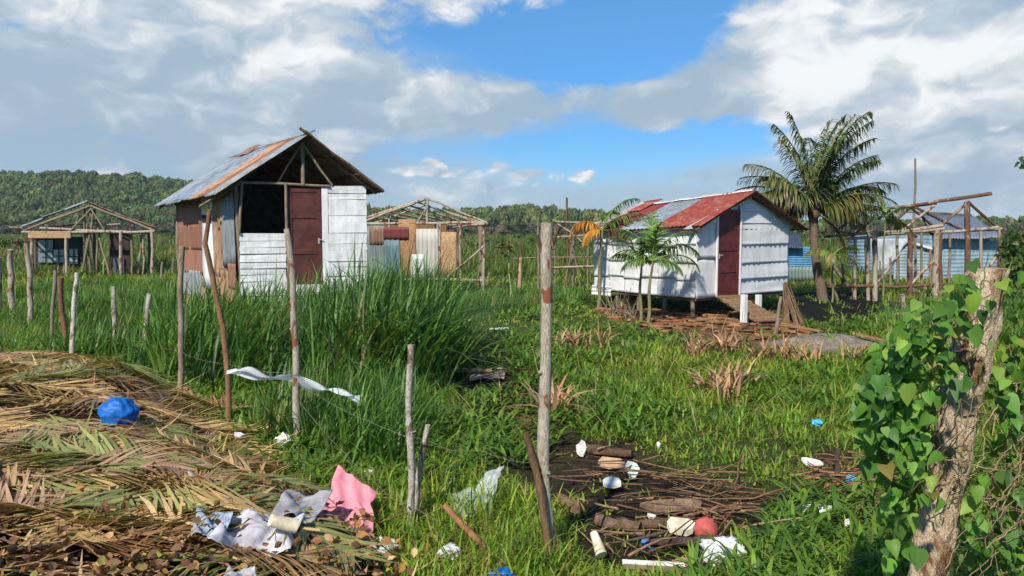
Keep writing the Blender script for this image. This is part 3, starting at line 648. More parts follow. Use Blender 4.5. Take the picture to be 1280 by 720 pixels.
    for s in (-1, 1):
        for t in (.33, .66, .95): rf.beam(rp(s, t, -.26) + dn * .35, rp(s, t, lb + .1) + dn * .35, .022)
    rf.build('rafters', 'polebrown', r)
    br = MB(); br.beam(rp(1, -.10, -.27) + Vector((0, 0, .03)), rp(1, .99, -.27) + Vector((0, 0, .0)), .03); br.beam(rp(1, .25, -.30), rp(1, -.05, -.34) + Vector((.0, 0, .02)), .022); br.build('barge_pole', 'polebrown', r)
    tr = MB(); tr.beam(f(-.02, -.03, 2.885), f(1.78, -.03, 2.84), .030, mat='polegrey'); tr.beam(f(mid, -.03, 2.86), f(mid, -.03, za(0) - .1), .042, mat='polegrey')
    tr.beam(f(mid - .50, -.02, 2.86), f(mid - .04, -.02, 3.62), .022, mat='polegrey'); tr.beam(f(mid + .58, -.02, 2.86), f(mid + .04, -.02, 3.62), .026, mat='polegrey')
    tr.beam(f(.02, -.04, 1.9), f(.10, -.03, 2.88), .03, mat='polegrey')
    tr.build('gable_truss', None, T)
    # a prop pole leaning out under the left eave
    st = MB(); st.beam(rp(-1, .98, .55) + Vector((-.04, -.04, -.20)), f(.05, -.05, 2.86), .026); st.build('eave_prop', 'polegrey', T)
    # low orange brickwork and boards below the back corner
    bk = MB()
    for i in range(4):
        for k in range(3): bk.box(f(-.02 + .02 * (k % 2), lb - .18 - i * .31 - .1 * (k % 2), .26 + k * .10), (.14, .28, .085), (f.ex, f.ey, Vector((0, 0, 1))), jit((1, 1, 1), .2))
    bk.build('brick_base', 'stone', T)
    sg = MB(); sg.beam(f(.2, lb * .35, z0), f(.2, lb * .35, z0 + .01), .01)
left_hut()

# --- the white tin house on stilts
def white_house():
    N_ = at(870, 330, 17.0); R_ = at(984, 330, 18.9); B_ = at(744, 330, 19.6)
    f = Fr(N_, R_, B_); la, lb = f.la, f.lb; HOUSE_PADS.append(f.pad(.25))
    z0, ze = .45, 2.14; mid = la * .5; zap = 2.76
    T = thing('stilt_house', 'white tin house on low stilts with maroon door and red rusted roof', 'house', f(la / 2, lb / 2, 0))
    zt = lambda a: ze + (zap - ze) * (1 - abs(a - mid) / mid)
    # long side
    m = MB(); patches(m, lambda u, o, z: f(-o, lb - u, z), 6, 4, 0, lb, z0, ze - .13, None)
    m.build('wall', 'whitetin', T)
    m = MB(); m.corr(f(-.07, lb + .03, z0 - .16), f(-.07, lb * .80, z0 - .16), f(-.05, lb * .80, z0 + .08), f(-.05, lb + .03, z0 + .08), 4, .0, .004, 4, .0); 
    m = MB(); sdv = 3
    m.sheet(f(-.075, lb + .05, z0 - .15), f(-.075, lb * .80, z0 - .15), f(-.05, lb * .80, z0 + .10), f(-.05, lb + .05, z0 + .10), .005, 6, 16, lambda u, v: .012 * math.sin(v * 5 * PI)); m.build('skirt_sheet', 'whitetin', T)
    # front: ribbed sheets right of the door, flat left of it, laps in the gable
    dl, dr, dz1 = .66, 1.42, 2.42
    Pf = lambda u, o, z: f(u, -o, z)
    m = MB(); patches(m, Pf, 1, 2, -.02, dl, z0, 2.02, None); m.build('wall', 'whitetin', T)
    m = MB(); patches(m, Pf, 1, 4, dr + .02, la + .02, z0, 2.0, None, ribs=True, th=.003, tv=.05); m.build('wall', 'whitetin', T)
    m = MB(); z = 1.98; k = 0
    while z < zap - .04:
        h = .135; z1 = min(z + h, zap - .01)
        def half(zz): return max(.0, (zap - zz) / (zap - ze)) * mid
        for side in (0, 1):
            # the laps slope up to the ridge on both sides of the door
            a0, a1 = (mid - half(z) - .03, dl if z < dz1 else mid + .2) if side == 0 else (dr if z < dz1 else mid + .2, mid + half(z) + .03)
            b0, b1 = (mid - half(z1) - .02, a1) if side == 0 else (a0, mid + half(z1) + .02)
            if a1 - a0 < .03 or b1 - b0 < .01: continue
            tl = .10 if side == 0 else -.10
            o = .012 + .004 * side + .01 * (k % 2); t = 1 - R.uniform(0, .08)
            e0, e1 = ((0, .05) if side == 0 else (.05, 0))
            m.sheet(f(a0, -o - .012, z - e0 * 0), f(a1, -o - .012, z + 0), f(b1, -o, z1), f(b0, -o, z1), .004, 8, 2, lambda u, v: .004 * math.sin(u * 7 + k), (t, t, t))
        z = z1; k += 1
    m.build('gable_siding', 'whitetin', T)
    m = MB(); m.add([f(.01, .03, ze - .1), f(la - .01, .03, ze - .1), f(mid, .03, zap - .06)], [(0, 1, 2)]); m.build('gable_board', 'whiteplank', T)
    panel_door(T, f, dl, dr, z0 - .02, dz1, .035, 'door', (.30, .55, .80))
    fr_ = MB()
    for a in (dl - .025, dr + .025): fr_.box(f(a, -.05, (z0 + dz1) / 2), (.045, .03, dz1 - z0), (f.ex, f.ey, Vector((0, 0, 1))))
    fr_.build('door_frame', 'whiteplank', T)
    # back and right walls, floor
    m = MB(); m.sheet(f(la, lb, z0), f(0, lb, z0), f(0, lb, ze), f(la, lb, ze), .02); m.sheet(f(la, .02, z0), f(la, lb, z0), f(la, lb, ze), f(la, .02, ze), .02)
    m.add([f(0, lb, ze), f(la, lb, ze), f(mid, lb, zap - .05)], [(0, 1, 2)]); m.build('wall', 'whitetin', T)
    m = MB(); m.sheet(f(.0, .0, z0 - .02), f(la, .0, z0 - .02), f(la, lb, z0 - .02), f(0, lb, z0 - .02), .05); m.build('floor_boards', 'plank', T)
    for a, b in ((.06, .12), (.08, lb * .30), (.08, lb * .55), (.1, lb * .78), (.1, lb - .1), (la * .5, .2), (la * .42, lb * .4), (la - .15, .6), (la - .15, lb * .5), (la - .15, lb - .1), (la * .5, lb - .1)):
        q = f(a, b, 0); m = MB(); m.beam(f(a, b, gz(q.x, q.y) - .08), f(a, b, z0 - .06), .052, seg=3); m.build('stilt', 'polegrey', T)
    for u_, y_ in ((930, 15.9), (948, 17.25)):
        q = at(u_, 380, y_); h_ = .60 if u_ == 930 else .48; m = MB(); m.box(Vector((q.x, q.y, (gz(q.x, q.y) + h_) / 2)), (.10, .10, h_ - gz(q.x, q.y) + .04), (f.ex, f.ey, Vector((0, 0, 1)))); m.build('painted_post', 'whiteplank', T)
    # plank ramp
    rm = MB(); p0 = f(.95, -.10, z0 - .03); q = at(962, 380, 15.9); p1 = Vector((q.x, q.y, gz(q.x, q.y) + .05))
    d = (p1 - p0); sx = d.cross(Vector((0, 0, 1))).normalized()
    for s in (-.26, .26): rm.beam(p0 + sx * s, p1 + sx * s, .03, seg=2)
    for k in range(13):
        c = p0 + d * ((k + .5) / 13) + Vector((0, 0, .045)); rm.box(c, (.66 + R.uniform(-.06, .06), d.length / 13 * .92, .022), (sx, d.normalized(), sx.cross(d.normalized())), jit((1.15, 1.1, 1.05), .2))
    rm.build('entrance_ramp', 'plank', T)
    # roof
    r = bpy.data.objects.new('roof', None); COL.objects.link(r); r.parent = T
    zr = lambda b: zap + .06 - .03 * b; zd = lambda b: .05 * max(0, b)
    def rp(s, t, b): return f(mid + s * t * (mid + .20), b, zr(b) - zd(b) * (1 - t) - t * (zr(0) - ze + .13))
    for b0, b1, mt, tn, lab in ((-.30, 1.12, 'redroof', (1, 1, 1), 'red painted roof sheet fading to rust'), (1.08, 2.2, 'greytin', (1.0, 1.05, 1.1), 'grey roof sheet'), (2.14, lb + .2, 'darkredroof', (1.1, 1, 1), 'dark red roof sheet')):
        m = MB(); up = Vector((0, 0, .02 + (.02 if mt == 'redroof' else 0)))
        m.corr(rp(-1, 1.02, b1) + up, rp(-1, 1.0, b0) + up, rp(-1, -.01, b0) + up, rp(-1, -.01, b1) + up, round((b1 - b0) / .12), .013, .004, 8, .012, 1, tn); q = m.build('roof_sheet', mt, r); q['label'] = lab
    for b0, b1 in ((-.30, 1.1), (1.05, 2.2), (2.15, lb + .2)):
        m = MB(); up = Vector((0, 0, .02)); m.corr(rp(1, 1.12, b0) + up, rp(1, 1.12, b1) + up, rp(1, -.01, b1) + up, rp(1, -.01, b0) + up, round((b1 - b0) / .12), .013, .004, 8, .014, 1, (.8, .7, .7)); m.build('roof_sheet', 'rusttin', r)
    m = MB()
    for s in (-1, 1): m.sheet(rp(s, .025, -.2) + Vector((0, 0, .05)), rp(s, .025, lb + .1) + Vector((0, 0, .05)), rp(s, -.01, lb + .1) + Vector((0, 0, .07)), rp(s, -.01, -.2) + Vector((0, 0, .07)), .004, 10, 2, lambda u, v: .008 * math.sin(u * 23), side=s)
    m.build('ridge_cap', 'whitetin', r)
    m = MB()
    for s in (-1, 1):
        for b in (-.2, .05, lb * .5, lb): m.beam(rp(s, .0, b) - Vector((0, 0, .04)), rp(s, 1.04, b) - Vector((0, 0, .04)), .03)
        for t in (.3, .65, .97): m.beam(rp(s, t, -.26) - Vector((0, 0, .015)), rp(s, t, lb + .1) - Vector((0, 0, .015)), .018)
    m.build('rafters', 'polebrown', r)
    m = MB(); m.corr(rp(-1, .30, lb + .25) + Vector((0, 0, .06)), rp(-1, .30, lb - .45) + Vector((0, 0, .06)), rp(-1, -.16, lb - .45) + Vector((0, 0, .07)), rp(-1, -.16, lb + .25) + Vector((0, 0, .07)), 6, .012, .004, 4, .01); m.build('roof_patch', 'redroof', r)
    return f
WH = white_house()

# --- open pole sheds further back
def far_left_shed():
    Yb = 31.0; P = lambda u, v, dy=0: at(u, v, Yb + dy)
    T = thing('pole_shed', 'open pole shed with torn tin roof below the wooded hill, beyond the fence of stakes', 'shed', Vector((P(113, 300).x, Yb + 2, 0)))
    def low(u, dy=0): q = P(u, 340, dy); return Vector((q.x, q.y, gz(q.x, q.y) - .05))
    D = 3.6
    for u in (40, 83, 151, 190):
        m = MB(); m.beam(low(u), P(u, 289), .07); m.build('post', 'pole', T)
    for u in (44, 60, 118, 186):
        m = MB(); m.beam(low(u, D), P(u, 289, D) , .06); m.build('post', 'polegrey', T)
    for u, u2, v2 in ((101, 116, 262), (107, 109, 280), (118, 113, 258), (137, 118, 262), (121, 122, 300), (112, 106, 262), (172, 176, 290), (178, 180, 290), (165, 164, 290)):
        m = MB(); m.beam(low(u, R.uniform(0, 1)), P(u2, v2, R.uniform(0, .5)), .045, bend=.03); m.build('post', R.choice(['polegrey', 'polegrey', 'pole']), T)
    m = MB(); m.beam(P(28, 290), P(193, 289), .06); m.beam(P(50, 285), P(185, 291, .1), .05); m.beam(P(28, 290), P(34, 288, D), .05); m.beam(P(188, 290), P(184, 288, D), .05); m.beam(P(36, 290, D), P(186, 289, D), .05)
    m.beam(P(12, 284), P(40, 285), .025); m.beam(P(150, 280), P(60, 283, D), .03); m.build('tie_beam', 'pole', T)
    m = MB()
    for dy in (0, D * .5, D):
        m.beam(P(30, 288, dy), P(113, 257, dy), .05); m.beam(P(113, 257, dy), P(194, 289, dy), .05)
    m.beam(P(113, 258), P(112, 258, D), .05); m.beam(P(113, 260), P(132, 290), .035); m.beam(P(113, 262), P(88, 289), .04); m.beam(P(158, 275), P(150, 274, D), .04); m.build('rafters', 'polegrey', T)
    r = bpy.data.objects.new('roof', None); COL.objects.link(r); r.parent = T
    for t0, t1, v in ((0, .34, 0), (.30, .62, .03), (.6, .96, .05)):
        m = MB(); a = lambda t, dy: P(27, 285, dy).lerp(P(114, 254, dy), t) + Vector((0, 0, .08 + v + R.uniform(-.03, .03)))
        m.corr(a(t0, D * .95), a(t0, -.15), a(t1, -.1), a(t1, D * .9), 14, .02, .005, 5, .06); m.build('roof_sheet', 'greytin', r)
    for t0, t1 in ((0, .4), (.38, .7), (.66, 1.02)):
        m = MB(); a = lambda t, dy: P(112, 256, dy).lerp(P(194, 287, dy), t) + Vector((0, 0, .07 + R.uniform(-.03, .03)))
        m.corr(a(t1, 0), a(t1, D), a(t0, D), a(t0, 0), 12, .02, .005, 5, .06, 1, (.6, .6, .6)); m.build('roof_sheet', 'brownrust', r)
    m = MB(); m.sheet(P(35, 297.5, -.08), P(88, 297.5, -.08), P(88, 289.5, -.08), P(35, 289.5, -.08), .05, 6, 1, lambda u, v: .02 * nz((u * 3, 0, 0))); m.build('fascia_board', 'tanboard', T)
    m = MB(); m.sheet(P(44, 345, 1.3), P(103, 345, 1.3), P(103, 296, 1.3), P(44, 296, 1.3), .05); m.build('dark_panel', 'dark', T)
    for u0, u1, v0, v1 in ((48, 66, 300, 328), (67, 80, 312, 328), (87, 97, 311, 330)):
        m = MB(); m.sheet(P(u0, v1, 1.2), P(u1, v1, 1.2), P(u1, v0, 1.2), P(u0, v0, 1.2), .02, tint=(.5, .55, .6) if u0 == 48 else (1, 1, 1)); pn = m.build('window', 'glass', T)
        k = MB(); c = (u0 + u1) / 2; k.beam(P(c, v0, 1.15), P(c, v1, 1.15), .02, seg=1); k.beam(P(u0, (v0 + v1) / 2, 1.15), P(u1, (v0 + v1) / 2, 1.15), .02, seg=1); k.build('window_bar', 'dark', pn)
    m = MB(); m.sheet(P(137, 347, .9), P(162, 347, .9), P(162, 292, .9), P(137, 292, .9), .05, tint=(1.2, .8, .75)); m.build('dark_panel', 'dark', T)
    m = MB(); m.sheet(P(141, 347, .8), P(155, 347, .8), P(155, 322, .8), P(141, 322, .8), .03, tint=(.35, .37, .42)); m.build('tin_panel', 'greytin', T)
far_left_shed()
def mid_hut():
    Yb = 22.5; P = lambda u, v, dy=0: at(u, v, Yb + dy); D = 3.0
    T = thing('unfinished_hut', 'unfinished hut with bare rafters, patched tin wall and pale boards, behind the reeds', 'hut', Vector((P(530, 300).x, Yb + 1.5, 0)))
    # the long wall comes forward to the left, the gable end shows on the right
    N_ = P(604, 300); Lf = P(452, 300, .4); B_ = P(627, 300, D) if False else Vector((N_.x - .25, N_.y + D, 0))
    f = Fr(Vector((Lf.x, Lf.y, 0)), Vector((N_.x, N_.y, 0)), Vector((Lf.x - .25, Lf.y + D, 0))); la = f.la; HOUSE_PADS.append(f.pad())
    U = lambda u: la * (u - 452) / 152
    zf, zb = .46, 2.13
    for u in (456, 487, 519, 548, 551, 576, 604):
        q = f(U(u), 0, 0); m = MB(); m.beam(f(U(u), 0, gz(q.x, q.y) - .1), f(U(u), 0, zb), .042); m.build('post', 'pole', T)
    for u in (567, 604):
        pass
    for a in (0, la * .33, la * .62, la * .8, la):
        q = f(a, D, 0); m = MB(); m.beam(f(a, D, gz(q.x, q.y) - .1), f(a, D, zb), .04); m.build('post', 'polegrey', T)
    for b in (D * .3, D * .55, D * .8):
        m = MB(); m.beam(f(la, b, 0), f(la, b, zb), .04); m.build('post', 'polegrey', T)
    for u in (558, 563):
        m = MB(); m.beam(f(U(u) + .3, .5, 0), f(U(u) + .3, .5, zb - .1), .035); m.build('post', 'polegrey', T)
    m = MB(); m.beam(f(-.1, 0, zb), f(la + .05, 0, zb + .02), .045); m.beam(f(-.1, D, zb), f(la, D, zb), .04); m.beam(f(la, -.05, zb), f(la, D, zb), .04); m.beam(f(la - .9, .1, zb - .10), f(la + .05, -.05, zb - .02), .045)
    m.beam(f(0, 0, zf), f(la, 0, zf), .05); m.beam(f(la, 0, zf), f(la, D, zf), .05); m.beam(f(la * .68, -.02, zf), f(la, -.02, zf + 1.0), .03, bend=.02); m.build('beam', 'pole', T)
    # roof skeleton: ridge above the middle, seen from below
    za = 3.0; rg0, rg1 = f(la * .02, D * .5, za - .35), f(la * .56, D * .5 - .2, za + .02)
    m = MB(); m.beam(f(U(535), .1, zb), f(U(535), .1, 2.88), .045); m.beam(f(U(521), .05, zb), f(U(535), .08, 2.6), .025); m.beam(f(U(487), .1, zb), f(U(487), .1, 2.45), .03)
    ap = f(U(535), .1, 2.86)
    m.beam(f(-.15, .1, 2.22), ap, .045); m.beam(f(-.15, -.05, 2.12), f(U(520), .0, 2.72), .04); m.beam(ap, f(la + .12, 0, zb + .02), .032)
    for k in range(1, 7):
        t = k / 7; s = f(-.15, .1, 2.22).lerp(ap, t); e = f(la * (.35 + .65 * t) + .2, D * (1 - t) * .8 + .4, zb + .02); m.beam(s, e, .026, bend=.01)
    m.beam(ap, f(la * .5, D, 2.75), .035); m.beam(f(la * .5, D, 2.75), f(la + .3, D, zb), .03); m.beam(f(la * .5, D, 2.75), f(0, D, zb), .03)
    m.build('roof_frame', 'pole', T)
    def pan(u0, u1, v0, v1, mat, waves, off=.03, tint=(1, 1, 1)):
        z = lambda v: 2 + (285 - v) * Yb / 960; m = MB(); a0, a1 = U(u0), U(u1)
        m.corr(f(a0, -off, z(v1)), f(a1, -off, z(v1)), f(a1, -off, z(v0)), f(a0, -off, z(v0)), max(1, waves), .012 if waves else 0, .006, 4, .012, 1, tint); m.build('wall_panel', mat, T)
    pan(452, 481, 282, 352, 'bluegrey', 9, .05, (.80, .70, .60)); pan(462, 480, 284, 306, 'brownrust', 4, .07, (.6, .55, .55)); pan(479, 501, 297, 350, 'bluegrey', 6, .05, (.55, .62, .60)); pan(480, 511, 284, 299, 'darkredroof', 5, .08, (.75, .8, .8))
    pan(499, 521, 274, 352, 'tanboard', 0, .045, (.8, .72, .65)); pan(521, 548, 286, 350, 'whitetin', 5, .05, (.66, .63, .57)); pan(514, 531, 318, 350, 'whitetin', 0, .07, (.8, .8, .8)); pan(551, 571, 290, 347, 'tanboard', 0, .02)
    m = MB(); m.sheet(f(U(570), .02, zf), f(U(570), 1.0, zf), f(U(570), 1.0, 2.0), f(U(570), .02, 2.0), .03); m.build('wall_panel', 'dark', T)
    m = MB(); m.sheet(f(0, D - .1, zf), f(la * .7, D - .1, zf), f(la * .7, D - .1, zb), f(0, D - .1, zb), .03, tint=(.5, .45, .4)); m.build('wall_panel', 'tanboard', T)
mid_hut()
def thin_frame():
    Yb = 25.0; P = lambda u, v, dy=0: at(u, v, Yb + dy)
    T = thing('shelter', 'bare frame of thin crossed poles standing in grass behind the white house', 'shelter', Vector((P(708, 300).x, Yb, 0)))
    def post(u, v, r, mat='polegrey', lean=0, dy=0):
        q = P(u, 345, dy); m = MB(); m.beam(Vector((q.x, q.y, gz(q.x, q.y) - .1)), P(u + lean, v, dy), r, r * .8, bend=.015); m.build('post', mat, T)
    post(673, 272, .04); post(694, 284, .035, dy=.6); post(708, 247, .042, 'polebrown', .5); post(717, 284, .05, 'polegrey', 0, .8); post(735, 300, .03); post(718, 300, .025, 'polegrey', -6, .2); post(727, 300, .025, 'polegrey', -14); post(650, 305, .035, 'polebrown', .5, 2); post(704, 305, .025, 'polegrey', 12)
    m = MB(); m.beam(P(694, 277), P(748, 279), .03); m.beam(P(690, 297), P(748, 293), .03); m.beam(P(686, 335), P(748, 333), .04); m.beam(P(697, 280), P(735, 307), .03); m.beam(P(640, 323), P(748, 321), .012); m.build('rail', 'pole', T)
thin_frame()
def right_frame():
    Yb = 21.5; P = lambda u, v, dy=0: at(u, v, Yb + dy); D = 3.2
    T = thing('house_frame', 'skeleton of an unbuilt house in red brown poles beside the coconut palm', 'house frame', Vector((P(1140, 330).x, Yb + 1.5, 0)))
    def post(u, v, r, mat='pole', dy=0, lean=0):
        q = P(u, 366, dy); m = MB(); m.beam(Vector((q.x, q.y, gz(q.x, q.y) - .1)), P(u + lean, v, dy), r, r * .85); m.build('post', mat, T)
    for u, v, r, mt in ((1069, 296, .05, 'pole'), (1086, 290, .055, 'pole'), (1094, 288, .08, 'pole'), (1138, 290, .08, 'polered'), (1171, 288, .10, 'pole'), (1176, 290, .06, 'polebrown'), (1209, 252, .085, 'polered'), (1226, 289, .05, 'pole'), (1249, 285, .05, 'polered')): post(u, v, r, mt)
    for u, v, r in ((1053, 330, .045), (1122, 289, .05), (1152, 289, .045), (1187, 289, .045), (1082, 296, .04), (1113, 322, .04), (1100, 326, .035), (1163, 312, .04)): post(u, v, r, 'polegrey', D * .8)
    post(1050, 350, .04, 'polegrey', 0, -14); post(1066, 340, .035, 'polegrey', .4, 2)
    m = MB()
    m.beam(P(1098, 262), P(1170, 254, .5), .042, .045, mat='polered'); m.beam(P(1128, 259), P(1239, 242), .046, .058, mat='polered'); m.build('ridge_pole', None, T)
    m = MB(); m.beam(P(1053, 293), P(1180, 286), .05, mat='pole'); m.beam(P(1060, 299), P(1130, 291), .045, mat='pole'); m.beam(P(1130, 289), P(1178, 282), .055, mat='pole'); m.beam(P(1176, 290), P(1252, 286), .045, mat='pole'); m.beam(P(1225, 287), P(1248, 284), .05, mat='pole'); m.beam(P(1068, 290, D), P(1250, 287, D), .045, mat='polegrey')
    m.beam(P(1030, 296, 1), P(1060, 294, .5), .04, mat='pole'); m.beam(P(1076, 262, 1.5), P(1205, 268, 1.5), .03, mat='polegrey'); m.beam(P(1050, 262, 1.5), P(1110, 261, .5), .03, mat='polegrey')
    m.beam(P(1028, 360), P(1180, 355), .05, mat='polebrown'); m.build('beam', None, T)
    m = MB()
    for a, b in (((1142, 258), (1202, 287)), ((1108, 261), (1146, 296)), ((1138, 259), (1168, 284)), ((1207, 255), (1166, 292)), ((1168, 257), (1128, 288)), ((1137, 260), (1106, 288)), ((1210, 252), (1252, 289)), ((1092, 272), (1060, 300)), ((1112, 262), (1098, 274)), ((1080, 266), (1042, 290)), ((1128, 258), (1116, 290))):
        m.beam(P(*a), P(*b, R.choice([0, .05, .3])), .038, mat=R.choice(['polered', 'polered', 'pole', 'polebrown']))
    m.build('rafters', None, T)
    for a_, b_, r_ in ((P(1167, 326), P(1138, 356), .045), (P(1098, 352), P(1125, 318), .035), (P(1040, 330), P(1060, 357), .05), (P(1237, 333, -.2), P(1249, 315, -.1), .04)):
        m = MB(); m.beam(a_, b_, r_); m.build('brace', 'pole', T)
    for u in (1082, 1080):
        q = P(u, 262, .8 + (u == 1080) * 1.2); m = MB(); m.beam(Vector((q.x, q.y, P(u, 292).z)), q, .03); m.build('king_post', 'polered', T)
    T2 = thing('mast', 'tall thin bare pole sticking up behind the house frame', 'pole', P(1141, 350, 2))
    q = P(1141, 360, 2); m = MB(); m.beam(Vector((q.x, q.y, -.1)), P(1144, 198, 2), .05, .028, bend=.02); m.build('shaft', 'polegrey', T2)
right_frame()
def blue_house():
    Yb = 30.0; P = lambda u, v, dy=0: at(u, v, Yb + dy)
    N_ = P(1180, 320, 0); R_ = P(1252, 320, .2); B_ = P(1124, 320, 3.0)
    T = thing('tin_house', 'blue grey tin house with dark roof and white edged gable behind the pole skeleton', 'house', Vector((N_.x, N_.y, 0)))
    zt = 2 - 12 * Yb / 960; zt = 1.70
    c = [Vector((p.x, p.y, 0)) for p in (N_, R_, Vector((R_.x - .2, R_.y + 4, 0)), Vector((N_.x - 2.0, N_.y + 4.0, 0)))]
    def lapped(p, q, z0, z1, tint=(1, 1, 1), mat='bluegrey', side=1):
        m = MB(); m.sheet(p + Vector((0, 0, z0)), q + Vector((0, 0, z0)), q + Vector((0, 0, z1)), p + Vector((0, 0, z1)), .02, 6, 40, lambda u, v: .018 * math.sin(v * 11 * 2 * PI) + .01 * nz((u * 5, v * 3, 0)), tint, None, side, True); return m.build('wall', mat, T)
    lapped(c[0], c[1], .0, zt); lapped(c[1], c[2], 0, zt, (.8, .8, .8)); lapped(c[3], c[0], 0, zt, (.9, .95, 1))
    # lean-to with a white edged gable towards the camera
    g0, g1 = P(1118, 320, -.3), P(1169, 320, -.3); g0.z = g1.z = 0
    lapped(g0, g1, 0, 1.35, (1.15, 1.1, 1.05))
    z = lambda v: 2 + (285 - v) * Yb / 960
    apx = P(1133, 302, -.32)
    m = MB(); m.add([Vector((g0.x, g0.y, 1.35)), Vector((g1.x, g1.y, 1.35)), Vector((apx.x, g0.y, z(303)))], [(0, 1, 2)]); m.build('gable_board', 'bluegrey', T)
    m = MB(); m.beam(P(1117, 316, -.4), P(1134, 302, -.4), .05, seg=1, wob=0); m.beam(P(1134, 302, -.4), P(1170, 313, -.4), .05, seg=1, wob=0); m.build('gable_trim', 'whiteplank', T)
    m = MB(); m.sheet(P(1134, 301.5, -.45), P(1171, 312.5, -.45), P(1180, 300, 3), P(1143, 292, 3), .02, 8, 4, None, (.8, .85, .9)); m.sheet(P(1115, 317, -.45), P(1134, 301.5, -.45), P(1143, 292, 3), P(1124, 305, 3), .02, 8, 4, None, (.8, .85, .9)); m.build('lean_to_roof', 'greytin', T)
    # main roof, ridge running across
    m = MB(); e0, e1 = P(1172, 299, -.4), P(1254, 297, -.3); r0, r1 = P(1150, 268, 2.2), P(1214, 268, 2.2)
    m.corr(e0, e1, r1, r0, 22, .025, .01, 6, .05); b0, b1 = P(1165, 298, 5), P(1240, 298, 5); m.corr(b1, b0, r0, r1, 20, .025, .01, 4, .03); m.build('roof', 'darkroof', T)
    m = MB(); m.add([c[1] + Vector((0, 0, zt)), c[2] + Vector((0, 0, zt)), r1 - Vector((0, 0, .05))], [(0, 1, 2)]); m.build('gable_board', 'bluegrey', T)
    # grey tarpaulin hung from the frame in front of it
    sdv = 4.2
    m = MB(); m.sheet(P(1092, 338, -3), P(1112, 336, -3.2), P(1136, 297, -3), P(1086, 299, -2.7), .006, 16, 14, lambda u, v: .14 * nz((u * 3, v * 2, 0), 1, sdv) - .2 * math.sin(u * PI) * (1 - v), smooth=True)
    tag(m.build('tarpaulin', 'tarp', None, P(1105, 336, -3)), 'grey plastic tarpaulin draped inside the pole skeleton by the blue grey house', 'tarp')
    # small blue shed seen past the white house
    Ys = 29.0; Q = lambda u, v, dy=0: at(u, v, Ys + dy)
    s = thing('blue_shed', 'small shed with bright blue ribbed tin above dull green, between white house and coconut palm', 'shed', Vector((Q(1000, 320).x, Ys, 0)))
    m = MB(); m.sheet(Q(962, 333), Q(1022, 333), Q(1022, 309), Q(962, 307), .02, 8, 36, lambda u, v: .02 * math.sin(v * 9 * 2 * PI), smooth=True); m.build('upper_wall', 'bluetin', s)
    p, q = Q(962, 333), Q(1022, 333); m = MB(); m.corr(Vector((p.x, p.y, 0)), Vector((q.x, q.y, 0)), q, p, 14, .015, .01, 3, .02); m.build('lower_wall', 'greentin', s)
    m = MB(); m.corr(Q(958, 309, -.3), Q(1004, 310, -.3), Q(1000, 292, 2), Q(956, 290, 2), 14, .02, .01, 4, .03, tint=(.4, .42, .45)); m.build('roof', 'darkroof', s)
    m = MB(); m.sheet(Q(1022, 333), Q(1024, 331, 2.4), Q(1024, 312, 2.4), Q(1022, 309), .02); pp, qq = Q(1022, 333), Q(1024, 331, 2.4); m.sheet(Vector((pp.x, pp.y, 0)), Vector((qq.x, qq.y, 0)), qq, pp, .02); m.build('side_wall', 'bluetin', s)
blue_house()
# ------------------------------------------------------------------ palms
def frond(mb, base, az, el0, length, droop, nl, leaf, width=.035, hang=.5, col=(.06, .11, .03), col2=None, rcol=(.16, .17, .06), twist=0.0, flat=False, ragged=.12, r0=.022):
    # rachis curve
    base = Vector(base); n = 14; pts = [base.copy()]; dirs = []; p = base.copy()
    for i in range(n):
        t = (i + .5) / n; e = el0 - droop * t**(1.3 if flat else 1.7); a = az + twist * t
        d = Vector((math.cos(a) * math.cos(e), math.sin(a) * math.cos(e), math.sin(e))); p = p + d * (length / n); pts.append(p.copy()); dirs.append(d)
    mb.tube(pts, [r0 * (1 - .85 * i / n) + .003 for i in range(n + 1)], 5, 0, rcol)
    V = []; Fc = []; T_ = []
    for k in range(nl):
        t = .14 + .86 * (k + R.uniform(-.3, .3)) / nl; t = min(max(t, .1), .995); x = t * n; i = min(int(x), n - 1)
        o = pts[i].lerp(pts[i + 1], x - i); d = dirs[i]
        sd_ = d.cross(Vector((0, 0, 1))); 
        if sd_.length < .05: sd_ = Vector((math.sin(az), -math.cos(az), 0))
        sd_.normalize(); up = sd_.cross(d).normalized()
        env = min(1, .25 + t * 3) * (1 - .62 * t**3)
        for s in (-1, 1):
            if R.random() < ragged: continue
            L_ = leaf * env * R.uniform(.75, 1.12)
            v = (sd_ * s * R.uniform(.6, .95) + d * R.uniform(.65, 1.1) + up * R.uniform(.05, .35)).normalized()
            if flat: v = ((v + Vector((R.gauss(0, .08), R.gauss(0, .08), 0))) * .9 + up * R.uniform(-.15, .2) + Vector((0, 0, R.uniform(-.15, .1)))).normalized()
            c = col if (col2 is None or R.random() > .4) else col2; c = jit(c, .22)
            w = width * R.uniform(.7, 1.2) * .5; wn = v.cross(up * .6 + d * .5).normalized(); q = o.copy(); b0 = len(V); seg = 4
            h = hang * R.uniform(.6, 1.5); vv = v.copy()
            for j in range(seg + 1):
                tt = j / seg; ww = w * (1 - tt**2) + .0015
                V += [q - wn * ww, q + wn * ww]
                vv = (vv + Vector((0, 0, -1)) * (h * (.33 if flat else .46))).normalized(); q = q + vv * (L_ / seg)
            for j in range(seg): Fc.append((b0 + 2 * j, b0 + 2 * j + 1, b0 + 2 * j + 3, b0 + 2 * j + 2))
            T_ += [c] * ((seg + 1) * 2)
    o = len(mb.v); mb.v += V; mb.t += T_
    for q in Fc: mb.f.append(tuple(a + o for a in q)); mb.m.append(0); mb.sm.append(True)
